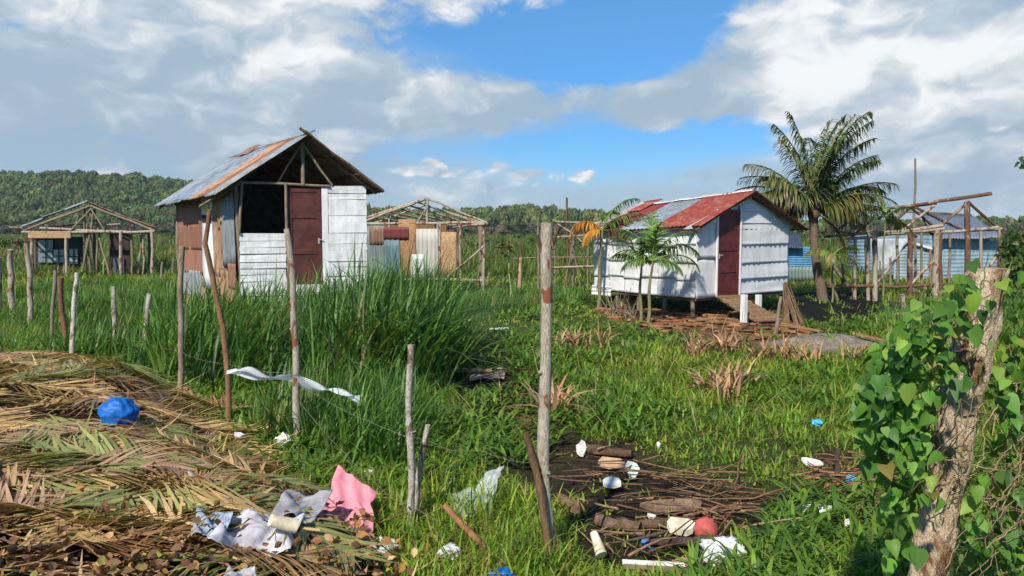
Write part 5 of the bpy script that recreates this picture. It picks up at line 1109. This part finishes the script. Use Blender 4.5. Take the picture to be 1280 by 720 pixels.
# ------------------------------------------------------------------ the heap of cut fronds
def pile():
    D = math.radians; kinds = [('straw', (.58, .41, .19), (.42, .27, .12)), ('brown', (.38, .22, .10), (.25, .14, .065)), ('green', (.22, .25, .08), (.34, .32, .12)), ('pink', (.46, .30, .20), (.34, .21, .13))]
    lab = {'straw': 'dry straw coloured palm frond lying on the heap of cut fronds', 'brown': 'withered brown palm frond lying on the heap of cut fronds', 'green': 'half green palm frond lying on the heap of cut fronds', 'pink': 'reddish tan palm frond lying on the heap of cut fronds'}
    def put(px, py, ang, kind, lift=.03, tilt=0, sc=1.0, roll=0, ln=1.4):
        # each frond lies on the heap: its points follow the ground it was thrown on
        g = G(px, py, .3); c1, c2 = {k: (a, b) for k, a, b in kinds}[kind]; m = MB()
        for tr in range(8):
            e = g + Vector((math.cos(ang), math.sin(ang), 0)) * ln * sc * .9
            if float(poly_sd(np.array([e.x]), np.array([e.y]), PILE)[0]) > -.05: break
            ang += D(45)
        frond(m, Vector((g.x, g.y, 0)), ang, D(3), ln * sc, D(R.uniform(2, 10)), int(54 * max(.7, sc)), R.uniform(.38, .56), .027, .12, c1, c2, rcol=tuple(x * 1.15 for x in c1), flat=True, twist=D(R.uniform(-30, 30)), ragged=.10, r0=.014)
        zz = gh(np.array([p.x for p in m.v]), np.array([p.y for p in m.v])); sd_ = R.random() * 40
        for p, z in zip(m.v, zz): p.z = z + lift + p.z * .45 + .05 * nz((p.x * 3, p.y * 3, 0), 1, sd_)
        tag(m.build('palm_frond', 'frond', None, Vector((g.x, g.y, gz(g.x, g.y)))), lab[kind], 'palm frond', 'cut palm fronds in the heap, ' + kind)
    spec = [(-40, 520, 10, 'straw'), (-60, 500, 20, 'straw'), (0, 545, 200, 'straw'), (60, 500, 170, 'pink'), (90, 560, 15, 'pink'), (110, 480, 20, 'straw'), (150, 500, 200, 'straw'), (210, 475, 230, 'straw'), (235, 470, 215, 'straw'), (180, 530, 10, 'pink'), (60, 590, 20, 'green'), (150, 555, 190, 'green'), (230, 520, 150, 'brown'), (250, 545, 20, 'green'),
            (260, 560, -10, 'brown'), (300, 545, 100, 'pink'), (120, 610, 5, 'brown'), (20, 620, 30, 'straw'), (200, 600, 0, 'straw'), (330, 620, 170, 'green'), (360, 600, 160, 'green'), (345, 615, 200, 'green'), (280, 640, 200, 'straw'), (160, 660, 25, 'green'), (140, 700, 35, 'straw'), (240, 690, 190, 'brown'), (320, 690, 170, 'brown'), (90, 680, 160, 'brown'), (0, 690, 15, 'brown'), (-60, 640, 20, 'green'),
            (420, 560, 230, 'green'), (190, 720, 20, 'straw'), (300, 725, 160, 'straw'), (60, 735, 0, 'brown'), (-120, 560, 10, 'straw'), (-140, 700, 20, 'pink'), (-180, 620, 0, 'brown'), (250, 590, 30, 'brown'), (300, 580, 60, 'green'), (-30, 480, 5, 'straw'), (30, 475, 185, 'brown'), (-100, 490, 0, 'pink'), (120, 530, 350, 'straw'), (40, 650, 340, 'brown'), (220, 640, 340, 'pink'), (380, 690, 150, 'brown'), (430, 700, 190, 'green')]
    for px, py, a, k in spec: put(px + R.uniform(-10, 10), py + R.uniform(-6, 6), D(a + R.uniform(-12, 12)), k, .05 + R.uniform(0, .09), 0, R.uniform(.6, 1.05) * (1 if py < 655 else .66))
    for px, py, a, k in ((150, 700, 35, 'green'), (175, 690, 55, 'straw'), (60, 660, 160, 'straw'), (230, 615, 190, 'green'), (330, 612, 200, 'green'), (350, 600, 150, 'straw'), (20, 640, 20, 'pink'), (300, 660, 170, 'brown'), (100, 640, 10, 'straw'), (400, 680, 195, 'straw'), (330, 705, 175, 'green'), (250, 712, 165, 'straw'), (20, 700, 30, 'green'), (90, 705, 150, 'pink')): put(px, py, D(a), k, .17, 0, R.uniform(.55, .75))
    for k in range(44): put(R.uniform(-150, 330), R.uniform(478, 640), R.uniform(0, 6.3), R.choice(['straw', 'green', 'green', 'brown', 'pink']), .06 + R.uniform(0, .09), 0, R.uniform(.5, .9))
    for px, py, a, k in ((240, 472, 25, 'straw'), (130, 465, 70, 'brown'), (185, 468, 60, 'straw')): put(px, py, D(a), k, .08, 0, .5)
    # loose shredded leaflets, brown leaves and twigs over it all
    def on_pile(n, edge=-.1):
        P = np.array(PILE); x = rng.uniform(P[:, 0].min(), P[:, 0].max(), n); y = rng.uniform(2.4, P[:, 1].max(), n); k = poly_sd(x, y, PILE) > edge + rng.uniform(0, .35, n); return x[k], y[k]
    x, y = on_pile(5500, -.3); kk = poly_sd(x, y, pg([(225, 630), (300, 600), (400, 600), (480, 590), (490, 690), (370, 705), (240, 690)], .3)) < 0; kk |= rng.random(len(x)) < .12; x, y = x[kk], y[kk]; n = len(x)
    strew = (rng.random(n) < .85)
    blades('shredded_fronds', np.stack([x, y, gh(x, y) + rng.uniform(.0, .12, n)], -1), rng.uniform(.2, .55, n), rng.uniform(.010, .024, n), np.where(rng.random(n) < .5, 0, PI) + rng.normal(.15, .45, n), rng.uniform(1.15, 1.62, n), rng.normal(.0, .16, n),
           palette(n, [(.44, .30, .13), (.30, .17, .08), (.18, .10, .05), (.25, .25, .075), (.52, .41, .20)], [3, 3, 3, 1.6, 1.2]), 'dryleaf', 4)
    # curled dead leaves
    CV = np.array([(0, 0, 0), (.28, .3, .10), (.32, .6, .16), (0, 1, .10), (-.28, .3, .12), (-.30, .6, .05), (0, .35, -.02), (0, .68, 0)]); CF = np.array([(0, 1, 6, 6), (0, 6, 4, 4)]); CF = np.array([(0, 1, 2, 6), (6, 2, 3, 7), (0, 6, 5, 4), (6, 7, 3, 5)])
    x, y = on_pile(95000); dens = np.clip(sst(-y, -5.9, -4.6) + .3 * (wav(x, y, 1.5, 40) > .1), .06, 1); k = rng.random(len(x)) < dens * .42; x, y = x[k], y[k]; n = len(x)
    P = np.stack([x, y, gh(x, y) + rng.uniform(.03, .21, n) * np.clip(1.6 - y / 6, .45, 1)], -1)
    V, Fc, Tt = leaves_np(P, rng.normal(0, 1, (n, 3)) * [1, 1, .5], rng.normal(0, 1.0, (n, 3)) + [0, 0, .5], rng.uniform(.026, .066, n), palette(n, [(.25, .13, .06), (.34, .20, .095), (.16, .09, .05), (.46, .31, .15), (.42, .18, .06), (.26, .24, .06)], [4, 3, 3.5, 1.6, .4, .9], .2), CV, CF)
    mesh_np('leaf_litter', V, Fc, Tt, 'dryleaf', kind='stuff')
    # leafy twigs of a withered bush at the bottom of the heap
    m = MB(); LP = []; LD = []
    x, y = on_pile(900); k = (y < 5.5); x, y = x[k], y[k]
    for a, b in zip(x, y):
        p = Vector((a, b, gz(a, b) + .03)); d = Vector((R.gauss(0, 1), R.gauss(0, 1), R.uniform(.1, .6))).normalized(); L_ = R.uniform(.15, .45); Q = [p + d * L_ * t + Vector((0, 0, -.12 * t * t * L_)) + Vector((R.gauss(0, .008), R.gauss(0, .008), 0)) for t in (0, .25, .5, .75, 1)]
        m.tube(Q, [.005, .0045, .004, .003, .002], 4, 0, jit((.7, .5, .4), .3))
        for t in range(1, 5):
            for s in range(2): LP.append(tuple(Q[t])); LD.append((d.x * .4 + R.gauss(0, .7), d.y * .4 + R.gauss(0, .7), R.gauss(-.2, .4)))
    o = m.build('twigs', 'polebrown', kind='stuff')
    LP, LD = np.array(LP), np.array(LD); n = len(LP)
    V, Fc, Tt = leaves_np(LP, LD, rng.normal(0, .6, (n, 3)) + [0, -.1, .8], rng.uniform(.04, .075, n), palette(n, [(.24, .11, .045), (.32, .18, .075), (.14, .075, .04), (.19, .17, .045), (.38, .17, .06)], [4, 3, 3, .8, .7], .2), CV, CF)
    mesh_np('withered_leaves', V, Fc, Tt, 'dryleaf', kind='stuff')
pile()

# ------------------------------------------------------------------ rubbish
def blob_mesh(c, r, seed, amp=.35, rz=None, res=26, freq=1.6, tint=(1, 1, 1), flat=0, sharp=True):
    m = MB(); vs = []; fs = []; n = res
    for i in range(n + 1):
        th = PI * i / n
        for k in range(2 * n):
            ph = PI * k / n; d = Vector((math.sin(th) * math.cos(ph), math.sin(th) * math.sin(ph), math.cos(th)))
            a = 1 + amp * nz(d, freq, seed) + amp * .55 * (abs(nz(d, freq * 2.3, seed + 5)) * -1.5 + .4) + amp * .25 * nz(d, freq * 6, seed + 9)
            vs.append(Vector((d.x * r[0], d.y * r[1], d.z * r[2])) * a + Vector(c))
    for i in range(n):
        for k in range(2 * n): k2 = (k + 1) % (2 * n); fs.append((i * 2 * n + k, (i + 1) * 2 * n + k, (i + 1) * 2 * n + k2, i * 2 * n + k2))
    m.add(vs, fs, tint, None, True); return m
def crumpled(name, label, cat, px, py, size, mat, seed, amp=.4, z=None, tint=(1, 1, 1), grp=None, freq=1.6, zf=.9):
    g = G(px, py, .06 if z is None else z); z0 = gz(g.x, g.y); o = blob_mesh(Vector((g.x, g.y, z0 + size[2] * zf)), size, seed, amp, freq=freq, tint=tint).build(name, mat, None, Vector((g.x, g.y, z0))); return tag(o, label, cat, grp)
def Gs(u, v, lift=.1):
    z = .1
    for k in range(8): g = G(u, v, z); z = gz(g.x, g.y) + lift
    return G(u, v, z)
def cloth(name, label, cat, pts, mat, seed, bulge=.04, nx=26, ny=20, tint=(1, 1, 1), fold=5, freq=3.0, grp=None, th=.003):
    P = [at(*p) if len(p) == 3 and p[2] > 2 else Gs(p[0], p[1], p[2] if len(p) == 3 else .12) for p in pts]; m = MB()
    m.sheet(*P, th, nx, ny, lambda u, v: bulge * (nz((u * freq, v * freq, 0), 1, seed) + .6 * math.sin(u * fold + v * fold * .6 + 2 * nz((u * 2, v * 2, 0), 1, seed)) + .35 * nz((u * freq * 3, v * freq * 3, 0), 1, seed)), tint, None, 1, True)
    c = sum(P, Vector()) / 4; d_ = (P[1] - P[0]).length * .16
    for p in m.v:
        q = p - c; w = min(1, q.length / ((P[0] - c).length + 1e-6)); p += (q.normalized() if q.length > 1e-6 else q) * d_ * .8 * w * nz(q.normalized() * 1.5 if q.length > 1e-6 else q, 1, seed + 3)
    return tag(m.build(name, mat, None, c), label, cat, grp)
def shard(name, label, cat, px, py, w, d, mat, ang=0, th=.02, tilt=.2, seed=1, tint=(1, 1, 1), grp=None, lift=.05):
    g = G(px, py, .05); z0 = gz(g.x, g.y); m = MB(); c, s = math.cos(ang), math.sin(ang); r = random.Random(seed); n = 9; top = []
    for k in range(n):
        a = 2 * PI * k / n; q = r.uniform(.7, 1.1); x_, y_ = math.cos(a) * w * q * .5, math.sin(a) * d * q * .5; top.append(Vector((g.x + x_ * c - y_ * s, g.y + x_ * s + y_ * c, z0 + lift + (y_ * tilt) + r.uniform(-.006, .006))))
    m.add(top + [t - Vector((0, 0, th)) for t in top], [tuple(range(n)), tuple(range(2 * n - 1, n - 1, -1))] + [((k + 1) % n, k, k + n, (k + 1) % n + n) for k in range(n)], tint)
    return tag(m.build(name, mat, None, Vector((g.x, g.y, z0))), label, cat, grp)
def rubbish():
    crumpled('plastic_bundle', 'round bright blue plastic bundle on the heap of palm fronds', 'plastic bag', 148, 534, (.135, .13, .125), 'bluebag', 3.3, .22, .42, freq=2.2, zf=1.15)
    cloth('pink_cloth', 'pink cloth draped over withered leaves beside the touching pair of stakes', 'cloth', [(394, 648, 4.66), (464, 676, 4.52), (470, 612, 4.90), (424, 584, 5.0)], 'pink', 11, .022, 44, 40, fold=15, freq=2.4)
    cloth('grey_cloth', 'crumpled grey cloth left of the pink cloth', 'cloth', [(338, 642, .19), (394, 650, .16), (414, 618, .24), (360, 610, .18)], 'greycloth', 4, .03)
    cloth('printed_sheet', 'crumpled white and mauve patterned plastic sheet on the heap of fronds', 'plastic sheet', [(258, 680, .15), (362, 696, .13), (376, 646, .20), (290, 636, .22)], 'printcloth', 5, .035, 36, 28, freq=4.5, fold=8)
    crumpled('patterned_bag', 'small bluish patterned bag at the lower edge of the printed sheet', 'plastic bag', 338, 690, (.11, .07, .06), 'printcloth', 12, .5, .32, (.95, 1.05, 1.2))
    cloth('faded_jeans', 'faded blue grey cloth beside the white printed sheet', 'cloth', [(240, 668, .16), (278, 674, .17), (294, 640, .24), (246, 634, .20)], 'denim', 6, .025)
    crumpled('crumpled_wrapper', 'small crumpled blue grey wrapper among fronds below the faded cloth', 'wrapper', 264, 700, (.055, .05, .035), 'denim', 8, .6, .33, (1.2, 1.25, 1.4))
    cloth('grey_rag', 'pale grey rag at the very bottom of the frond heap', 'cloth', [(275, 735, .15), (325, 735, .15), (318, 710, .16), (285, 710, .16)], 'greycloth', 14, .02, tint=(1.3, 1.3, 1.3))
    # white cup tube on the heap; dark end disc paints its shaded inside
    m = MB(); a, b = Gs(338, 650, .25), Gs(370, 658, .23); m.tube([a, a.lerp(b, .5), b], [.032, .034, .037], 14, .03); m.tube([b + (b - a).normalized() * .001, b + (b - a).normalized() * .003], [.033, .030], 14, 0, (.05, .05, .05)); tag(m.build('paper_cup', 'cream', None, a), 'cream paper cup lying with its shaded mouth painted dark, next to the pink cloth', 'cup')
    crumpled('white_rag', 'crumpled white plastic below the pink cloth at the edge of the heap', 'plastic bag', 478, 682, (.08, .06, .045), 'white', 21, .6, .12)
    # wind blown strip
    m = MB(); n = 30; top = []; vs = []; fs = []
    for i in range(n + 1):
        t = i / n; u = 283 + 167 * t; v = 466 + 28 * t - 6 * math.sin(t * PI * 1.3); y = 7.3 - .75 * min(1, t * 1.7) + .1 * math.sin(t * 5); w = (.03 + .13 * math.sin(PI * min(1, .15 + t * .95)) ** .8) * (1 if t < .93 else .6)
        c = at(u, v, y)
        for k in range(7):
            s = k / 6 - .5; vs.append(c + Vector((0, w * .7 * s + .04 * nz((t * 6, s * 3, 0), 1, 3), -w * .75 * s + .05 * nz((t * 5, s * 2.5, 1), 1, 8) + .025 * math.sin(t * 16 + s * 3))))
    for i in range(n):
        for k in range(6): fs.append((i * 7 + k, i * 7 + k + 1, (i + 1) * 7 + k + 1, (i + 1) * 7 + k))
    m.add(vs, fs, (1, 1, 1), None, True); tag(m.build('plastic_strip', 'whitebag', None, at(283, 466, 7.3)), 'long white plastic strip blowing from the crooked brown pole across the pale pole', 'plastic strip')
    crumpled('plastic_bag', 'white plastic bag in grass just left of the pale pole', 'plastic bag', 357, 562, (.085, .06, .075), 'white', 31, .6)
    for k, (px, py, s, lab) in enumerate([(462, 598, .05, 'white scrap in grass above the pink cloth'), (300, 573, .045, 'white scrap at the edge of the frond heap below the crooked pole'), (243, 690, .03, 'white scrap among brown leaves near the faded cloth')]):
        shard('scrap', lab, 'litter', px, py, s * 2, s * 1.5, 'white', k, .01, .5, k + 3, grp='white scraps', lift=.10 if k == 0 else .2)
    cloth('clear_sheet', 'torn clear plastic hanging in the grass between spotted stake and thick post', 'plastic sheet', [(588, 640, 5.2), (622, 612, 5.3), (628, 578, 5.5), (598, 600, 5.4)], 'clearbag', 9, .04, fold=7)
    cloth('clear_sheet', 'dull clear plastic bag sunk in grass below the torn clear plastic', 'plastic sheet', [(570, 650, 4.95), (615, 660, 4.95), (612, 615, 5.3), (562, 612, 5.35)], 'clearbag', 19, .05, tint=(.8, .9, .85), fold=7)
    crumpled('patterned_bag', 'white crumpled bag with dark stripes in grass right of the touching stakes', 'plastic bag', 562, 694, (.075, .05, .055), 'white', 41, .5, tint=(.9, .95, 1))
    cloth('cyan_bag', 'cyan and white plastic bag at the bottom edge between the stakes', 'plastic bag', [(505, 735, 4.25), (570, 740, 4.25), (575, 706, 4.45), (520, 716, 4.4)], 'cyanbag', 4, .04, fold=8, tint=(1.1, 1.1, 1.1))
    crumpled('blue_plastic', 'deep blue plastic at the bottom edge under the slanted stick', 'plastic bag', 622, 732, (.11, .06, .055), 'bluebag', 51, .4)
    # ditch of rubbish: logs, roots and foam
    def log(label, a, b, r, mat='rotwood', tint=(1, 1, 1), lift=.05, name='log', r1=None):
        p, q = G(*a, .03), G(*b, .03); p.z = gz(p.x, p.y) + lift; q.z = gz(q.x, q.y) + lift; m = MB(); m.beam(p, q, r, r1 or r * .8, 8, .03, 9, .5, tint); tag(m.build(name, mat, None, p), label, 'log' if name == 'log' else 'branch', 'driftwood in the rubbish ditch')
    log('thick grey driftwood log in the middle of the rubbish ditch', (745, 645), (800, 654), .045, 'rotwood', (2.2, 2.0, 1.8)); log('dark wet log crossing behind the white foam bowl', (812, 672), (900, 668), .032, 'rotwood', (1, 1, 1), .05); log('grey brown log under the red ball', (800, 650), (860, 640), .035, 'rotwood', (1.7, 1.5, 1.3))
    log('brown log behind the brown paper', (735, 556), (790, 562), .045, 'rotwood', (1.6, 1.3, 1.1)); shard('weathered_board', 'broken tan board half buried left of the rubbish ditch', 'board', 712, 622, .34, .13, 'rotwood', 1.9, .05, .3, 33, (3.4, 2.8, 2.2), lift=.06)
    shard('weathered_board', 'dark rotten board in the mud behind the thick pale post', 'board', 655, 520, .5, .2, 'rotwood', -.9, .06, .2, 34, (1.5, 1.2, 1.0), lift=.08); shard('weathered_board', 'grey split board lying across the rubbish ditch mud', 'board', 840, 622, .5, .10, 'rotwood', .15, .03, .3, 35, (2.6, 2.4, 2.2), lift=.10)
    def stk(n, poly, L0, L1, r, cols, nm, lift=(.02, .14)):
        m = MB(); x, y = in_px_region(n, poly)
        for a, b in zip(x, y):
            an = R.gauss(.1, .6) + (PI if R.random() < .5 else 0); L_ = R.uniform(L0, L1); p = Vector((a, b, gz(a, b) + R.uniform(*lift))); q = p + Vector((math.cos(an), math.sin(an), R.gauss(0, .14))) * L_; m.beam(p, q, r * R.uniform(.5, 1.3), r * .5, 3, .04, 5, .3, jit(R.choice(cols), .3))
        m.build(nm, 'rotwood', kind='stuff')
    TP = [(700, 570), (780, 560), (880, 588), (955, 625), (960, 655), (900, 705), (770, 710), (710, 670)]
    stk(90, TP, .08, .45, .009, [(1.6, 1.4, 1.2), (2.4, 2.1, 1.7), (1.0, .95, .9), (3.2, 2.8, 2.3)], 'brushwood'); stk(60, [(790, 600), (880, 590), (960, 625), (950, 660), (870, 650)], .2, .6, .0055, [(3.4, 2.7, 1.9), (2.2, 1.7, 1.3)], 'dry_stalks', (.05, .16))
    stk(70, [(585, 455), (640, 455), (690, 540), (680, 590), (640, 540)], .1, .5, .009, [(1.3, 1.0, .9), (2.4, 1.7, 1.3)], 'brushwood'); stk(110, [(1010, 590), (1115, 580), (1130, 640), (1040, 645)], .08, .4, .008, [(2.6, 1.8, 1.4), (3.5, 2.6, 1.9), (1.2, 1, .9)], 'brushwood')
    shard('paper_sheet', 'crumpled brown paper at the back of the rubbish ditch', 'paper', 766, 575, .26, .16, 'cardboard', .2, .02, .35, 4, (1.6, 1.5, 1.4), lift=.10)
    shard('foam_piece', 'white foam piece standing upright behind the ditch, next to the thick pale post', 'foam', 727, 556, .10, .05, 'foam', .3, .02, 2.6, 5, grp='white foam pieces', lift=.09); shard('foam_piece', 'pale green white plastic flap right of the brown paper', 'foam', 790, 583, .13, .10, 'white', .1, .012, 1.4, 6, (.85, 1, .95), lift=.10)
    shard('foam_piece', 'flat white foam slab in front of the brown paper', 'foam', 764, 598, .19, .13, 'foam', .1, .025, .35, 7, (1.08, 1.08, 1.1), lift=.10); shard('foam_piece', 'cream foam block left of the red ball', 'foam', 853, 656, .22, .13, 'cream', .1, .04, .5, 8, lift=.12)
    shard('foam_piece', 'small white scrap at the front of the ditch mud', 'foam', 815, 640, .07, .06, 'foam', .1, .02, .3, 9, (.8, .82, .85), lift=.10); shard('foam_piece', 'small bright scrap in grass above the ditch', 'foam', 823, 562, .04, .03, 'foam', .1, .02, .8, 10, lift=.16)
    crumpled('rubber_ball', 'faded red ball lying in the rubbish ditch', 'ball', 882, 652, (.082, .082, .08), 'red', 61, .06, tint=(1, .9, .9)); crumpled('crumpled_bowl', 'crumpled white foam bowl at the right end of the rubbish ditch', 'bowl', 903, 692, (.13, .10, .09), 'white', 71, .45)
    m = MB(); a, b = G(742, 676, .1), G(752, 694, .06); a.z += .05; m.tube([a, a.lerp(b, .5), b], [.024, .03, .036], 12, .05); tag(m.build('paper_cup', 'cream', None, a), 'cream paper cup tipped over in grass at the front of the ditch', 'cup')
    m = MB(); a, b = G(778, 696, .08), G(856, 700, .08); d = (b - a).normalized(); m.box(a.lerp(b, .5) + Vector((0, 0, -.03)), ((b - a).length, .045, .012), (d, Vector((-d.y, d.x, 0)), Vector((0, 0, 1))), (1, 1, .98)); m.box(a.lerp(b, .5) + Vector((0, .0, -.045)), ((b - a).length * .98, .05, .028), (d, Vector((-d.y, d.x, 0)), Vector((0, 0, 1))), (.3, .25, .2)); tag(m.build('white_lath', 'foam', None, a), 'white painted lath lying flat at the front of the ditch', 'lath')
    shard('cardboard_piece', 'soggy brown cardboard below the white foam bowl', 'cardboard', 862, 704, .22, .12, 'cardboard', .1, .02, .3, 12, lift=.07); crumpled('bottle_cap', 'dark blue plastic scrap in the ditch mud', 'plastic scrap', 812, 663, (.06, .045, .03), 'navy', 81, .3, tint=(1.6, 2, 2))
    shard('weathered_board', 'pale weathered board lying at the head of the muddy ditch', 'board', 583, 458, .9, .14, 'tanboard', -.1, .03, .1, 13, (1.1, 1.1, 1.1), lift=.12); cloth('muddy_cloth', 'pinkish grey muddy cloth at the head of the ditch beside reeds', 'cloth', [(586, 474, .05), (630, 472, .05), (634, 460, .08), (596, 457, .08)], 'greycloth', 24, .03, tint=(1.0, .8, .75))
    shard('white_lath', 'thin white lath on low grass in the meadow middle', 'lath', 625, 414, .55, .09, 'foam', .35, .02, 0, 14, lift=.07)
    # right of the ditch
    crumpled('plastic_bundle', 'crumpled light blue bag near the vine covered post', 'plastic bag', 1067, 604, (.062, .06, .065), 'cyanbag', 91, .3, tint=(1.2, 1.1, 1.1)); crumpled('plastic_bag', 'torn white plastic bag in grass between ditch and vine', 'plastic bag', 1018, 632, (.10, .07, .05), 'white', 101, .7)
    shard('foam_piece', 'white strip of foam left of the crumpled light blue bag', 'foam', 1014, 594, .16, .05, 'foam', -.5, .02, .6, 15, lift=.16); shard('foam_piece', 'white scrap in grass right of the torn white bag', 'foam', 1062, 656, .10, .05, 'foam', .1, .02, .4, 16, lift=.12)
    crumpled('wrapper', 'small pale blue wrapper in the middle of the right hand grass', 'wrapper', 1021, 535, (.05, .04, .03), 'cyanbag', 111, .6, tint=(1.5, 1.3, 1.2), zf=3)
    crumpled('plastic_bag', 'thin white bag in weeds to the left of the bark post foot', 'plastic bag', 1140, 690, (.04, .04, .06), 'white', 121, .7)
    log('reddish stick lying by the crumpled light blue bag', (1030, 618), (1075, 614), .014, 'rotwood', (3.5, 1.6, 1.3), .1); log('short post end in the litter by the light blue bag', (1046, 610), (1048, 578), .025, 'rotwood', (1.3, 1.1, 1.0), .12)
    # debris in front of the white house
    m = MB(); x, y = in_px_region(520, [(740, 388), (900, 384), (1000, 400), (1018, 422), (900, 428), (800, 412)])
    for a, b in zip(x, y):
        s = R.uniform(.06, .30); an = R.uniform(0, 6.3); m.box((a, b, gz(a, b) + R.uniform(.01, .05)), (s, s * R.uniform(.25, .8), R.uniform(.008, .03)), (Vector((math.cos(an), math.sin(an), R.uniform(-.1, .1))).normalized(), Vector((-math.sin(an), math.cos(an), 0)), Vector((0, 0, 1))), jit(R.choice([(1.2, 1, .8), (1.7, 1.3, 1), (.8, .6, .5), (2.0, 1.7, 1.4), (1.5, .9, .7)]), .25))
    m.build('wood_chips', 'plank', kind='stuff')
    for k, (px, py, s, lab) in enumerate([(786, 388, .20, 'leftmost orange rubble block under the white house'), (797, 386, .24, 'tall orange rubble block under the white house wall'), (806, 388, .18, 'cream rubble block beside the slim palm sapling'), (776, 386, .22, 'dark red brick lump under the white house corner')]):
        g = G(px, py); o = blob_mesh(Vector((g.x, g.y + .6, gz(g.x, g.y) + s * .6)), (s, s * .7, s * .8), 130 + k, .35, res=10, tint=jit((1.2, 1.5, 1.4) if k != 3 else (.7, .5, .5))).build('rubble_block', 'stone', None, Vector((g.x, g.y + .6, 0))); tag(o, lab, 'rubble', 'rubble blocks under the white house')
    # dead twiggy shrubs by the stilts, stalk bundle by the ramp
    for px, py, h, lab in ((768, 396, .75, 'leafless grey shrub at the far corner of the white house'), (785, 398, .6, 'smaller leafless shrub left of the slim palm sapling')):
        g = G(px, py); T_ = MB()
        for k in range(16):
            d = Vector((R.gauss(0, .35), R.gauss(0, .35), 1)).normalized(); T_.beam(Vector((g.x + R.gauss(0, .12), g.y + R.gauss(0, .1), gz(g.x, g.y) - .03)), Vector((g.x, g.y, gz(g.x, g.y))) + d * h * R.uniform(.5, 1.1), .016, .006, 4, .04)
        tag(T_.build('dead_shrub', 'polegrey', None, Vector((g.x, g.y, 0))), lab, 'shrub')
    g = G(985, 402); m = MB()
    for k in range(34): 
        a = R.uniform(0, 6.3); m.beam(Vector((g.x - .08 + R.gauss(0, .03), g.y, 1.0 + R.uniform(-.15, .1) - .25)), Vector((g.x + .12 + math.cos(a) * .22, g.y + math.sin(a) * .2, gz(g.x, g.y))), .014, .02, 3, .03, 5, .2, jit((.8, .6, .5), .3))
    tag(m.build('stalk_bundle', 'polegrey', None, Vector((g.x, g.y, 0))), 'brown bundle of dead stalks standing right of the plank ramp', 'stalks')
    for k, (px, py, px2, py2, lab) in enumerate([(800, 392, 835, 394, 'pale plank lying under the white house wall'), (865, 408, 905, 402, 'yellowish plank in the debris left of the ramp'), (980, 408, 1025, 416, 'grey plank at the right end of the debris'), (1070, 433, 1125, 437, 'long pale board lying by the sand pile')]):
        a, b = G(px, py), G(px2, py2); a.z = gz(a.x, a.y) + .06; b.z = gz(b.x, b.y) + .06; d = (b - a).normalized(); n_ = Vector((-d.y, d.x, 0)); m = MB(); m.box((a + b) / 2, ((b - a).length, .13, .025), (d, n_, d.cross(n_)), jit((1.7, 1.5, 1.2), .15)); tag(m.build('loose_plank', 'plank', None, a), lab, 'plank', 'loose planks round the white house')
    # hen in the pole skeleton
    h = at(1123, 372, 17.5); z0 = gz(h.x, h.y); T_ = thing('black_hen', 'small black hen walking under the pole skeleton', 'hen', Vector((h.x, h.y, z0)))
    m = MB(); V = Vector((h.x, h.y, z0)); m.tube([V + Vector(p) for p in ((-.24, 0, .36), (-.17, 0, .29), (-.08, 0, .24), (.03, 0, .23), (.10, 0, .27), (.13, 0, .34), (.145, 0, .40), (.17, 0, .41), (.20, 0, .40))], [.015, .05, .085, .095, .075, .045, .035, .030, .008], 12, 0); m.build('body', 'feather', T_)
    m = MB()
    for s in (-.035, .035): m.tube([V + Vector((0, s, .16)), V + Vector((-.015, s, .08)), V + Vector((.0, s, .0)), V + Vector((.05, s, .0))], [.014, .009, .008, .005], 5)
    m.build('legs', 'yellow', T_); m = MB(); m.tube([V + Vector((.15, 0, .435)), V + Vector((.17, 0, .455)), V + Vector((.185, 0, .43))], [.006, .012, .004], 5); m.build('comb', 'red', T_)
rubbish()
# ------------------------------------------------------------------ ground cover last: it keeps clear of the pads
build_grass(); build_reeds(); dry_tufts(); build_forest()
# ------------------------------------------------------------------ air
def haze():
    m = bpy.data.materials.new('haze'); m.use_nodes = True; t = m.node_tree; t.nodes.clear()
    o = t.nodes.new('ShaderNodeOutputMaterial'); v = t.nodes.new('ShaderNodeVolumePrincipled'); v.inputs['Color'].default_value = (.80, .88, 1, 1); v.inputs['Density'].default_value = .0003; v.inputs['Anisotropy'].default_value = .2
    t.links.new(v.outputs[0], o.inputs['Volume']); MT['haze'] = m
    b = MB(); b.box((0, 150, 24), (1000, 520, 70)); b.build('haze', 'haze', kind='stuff')
haze()
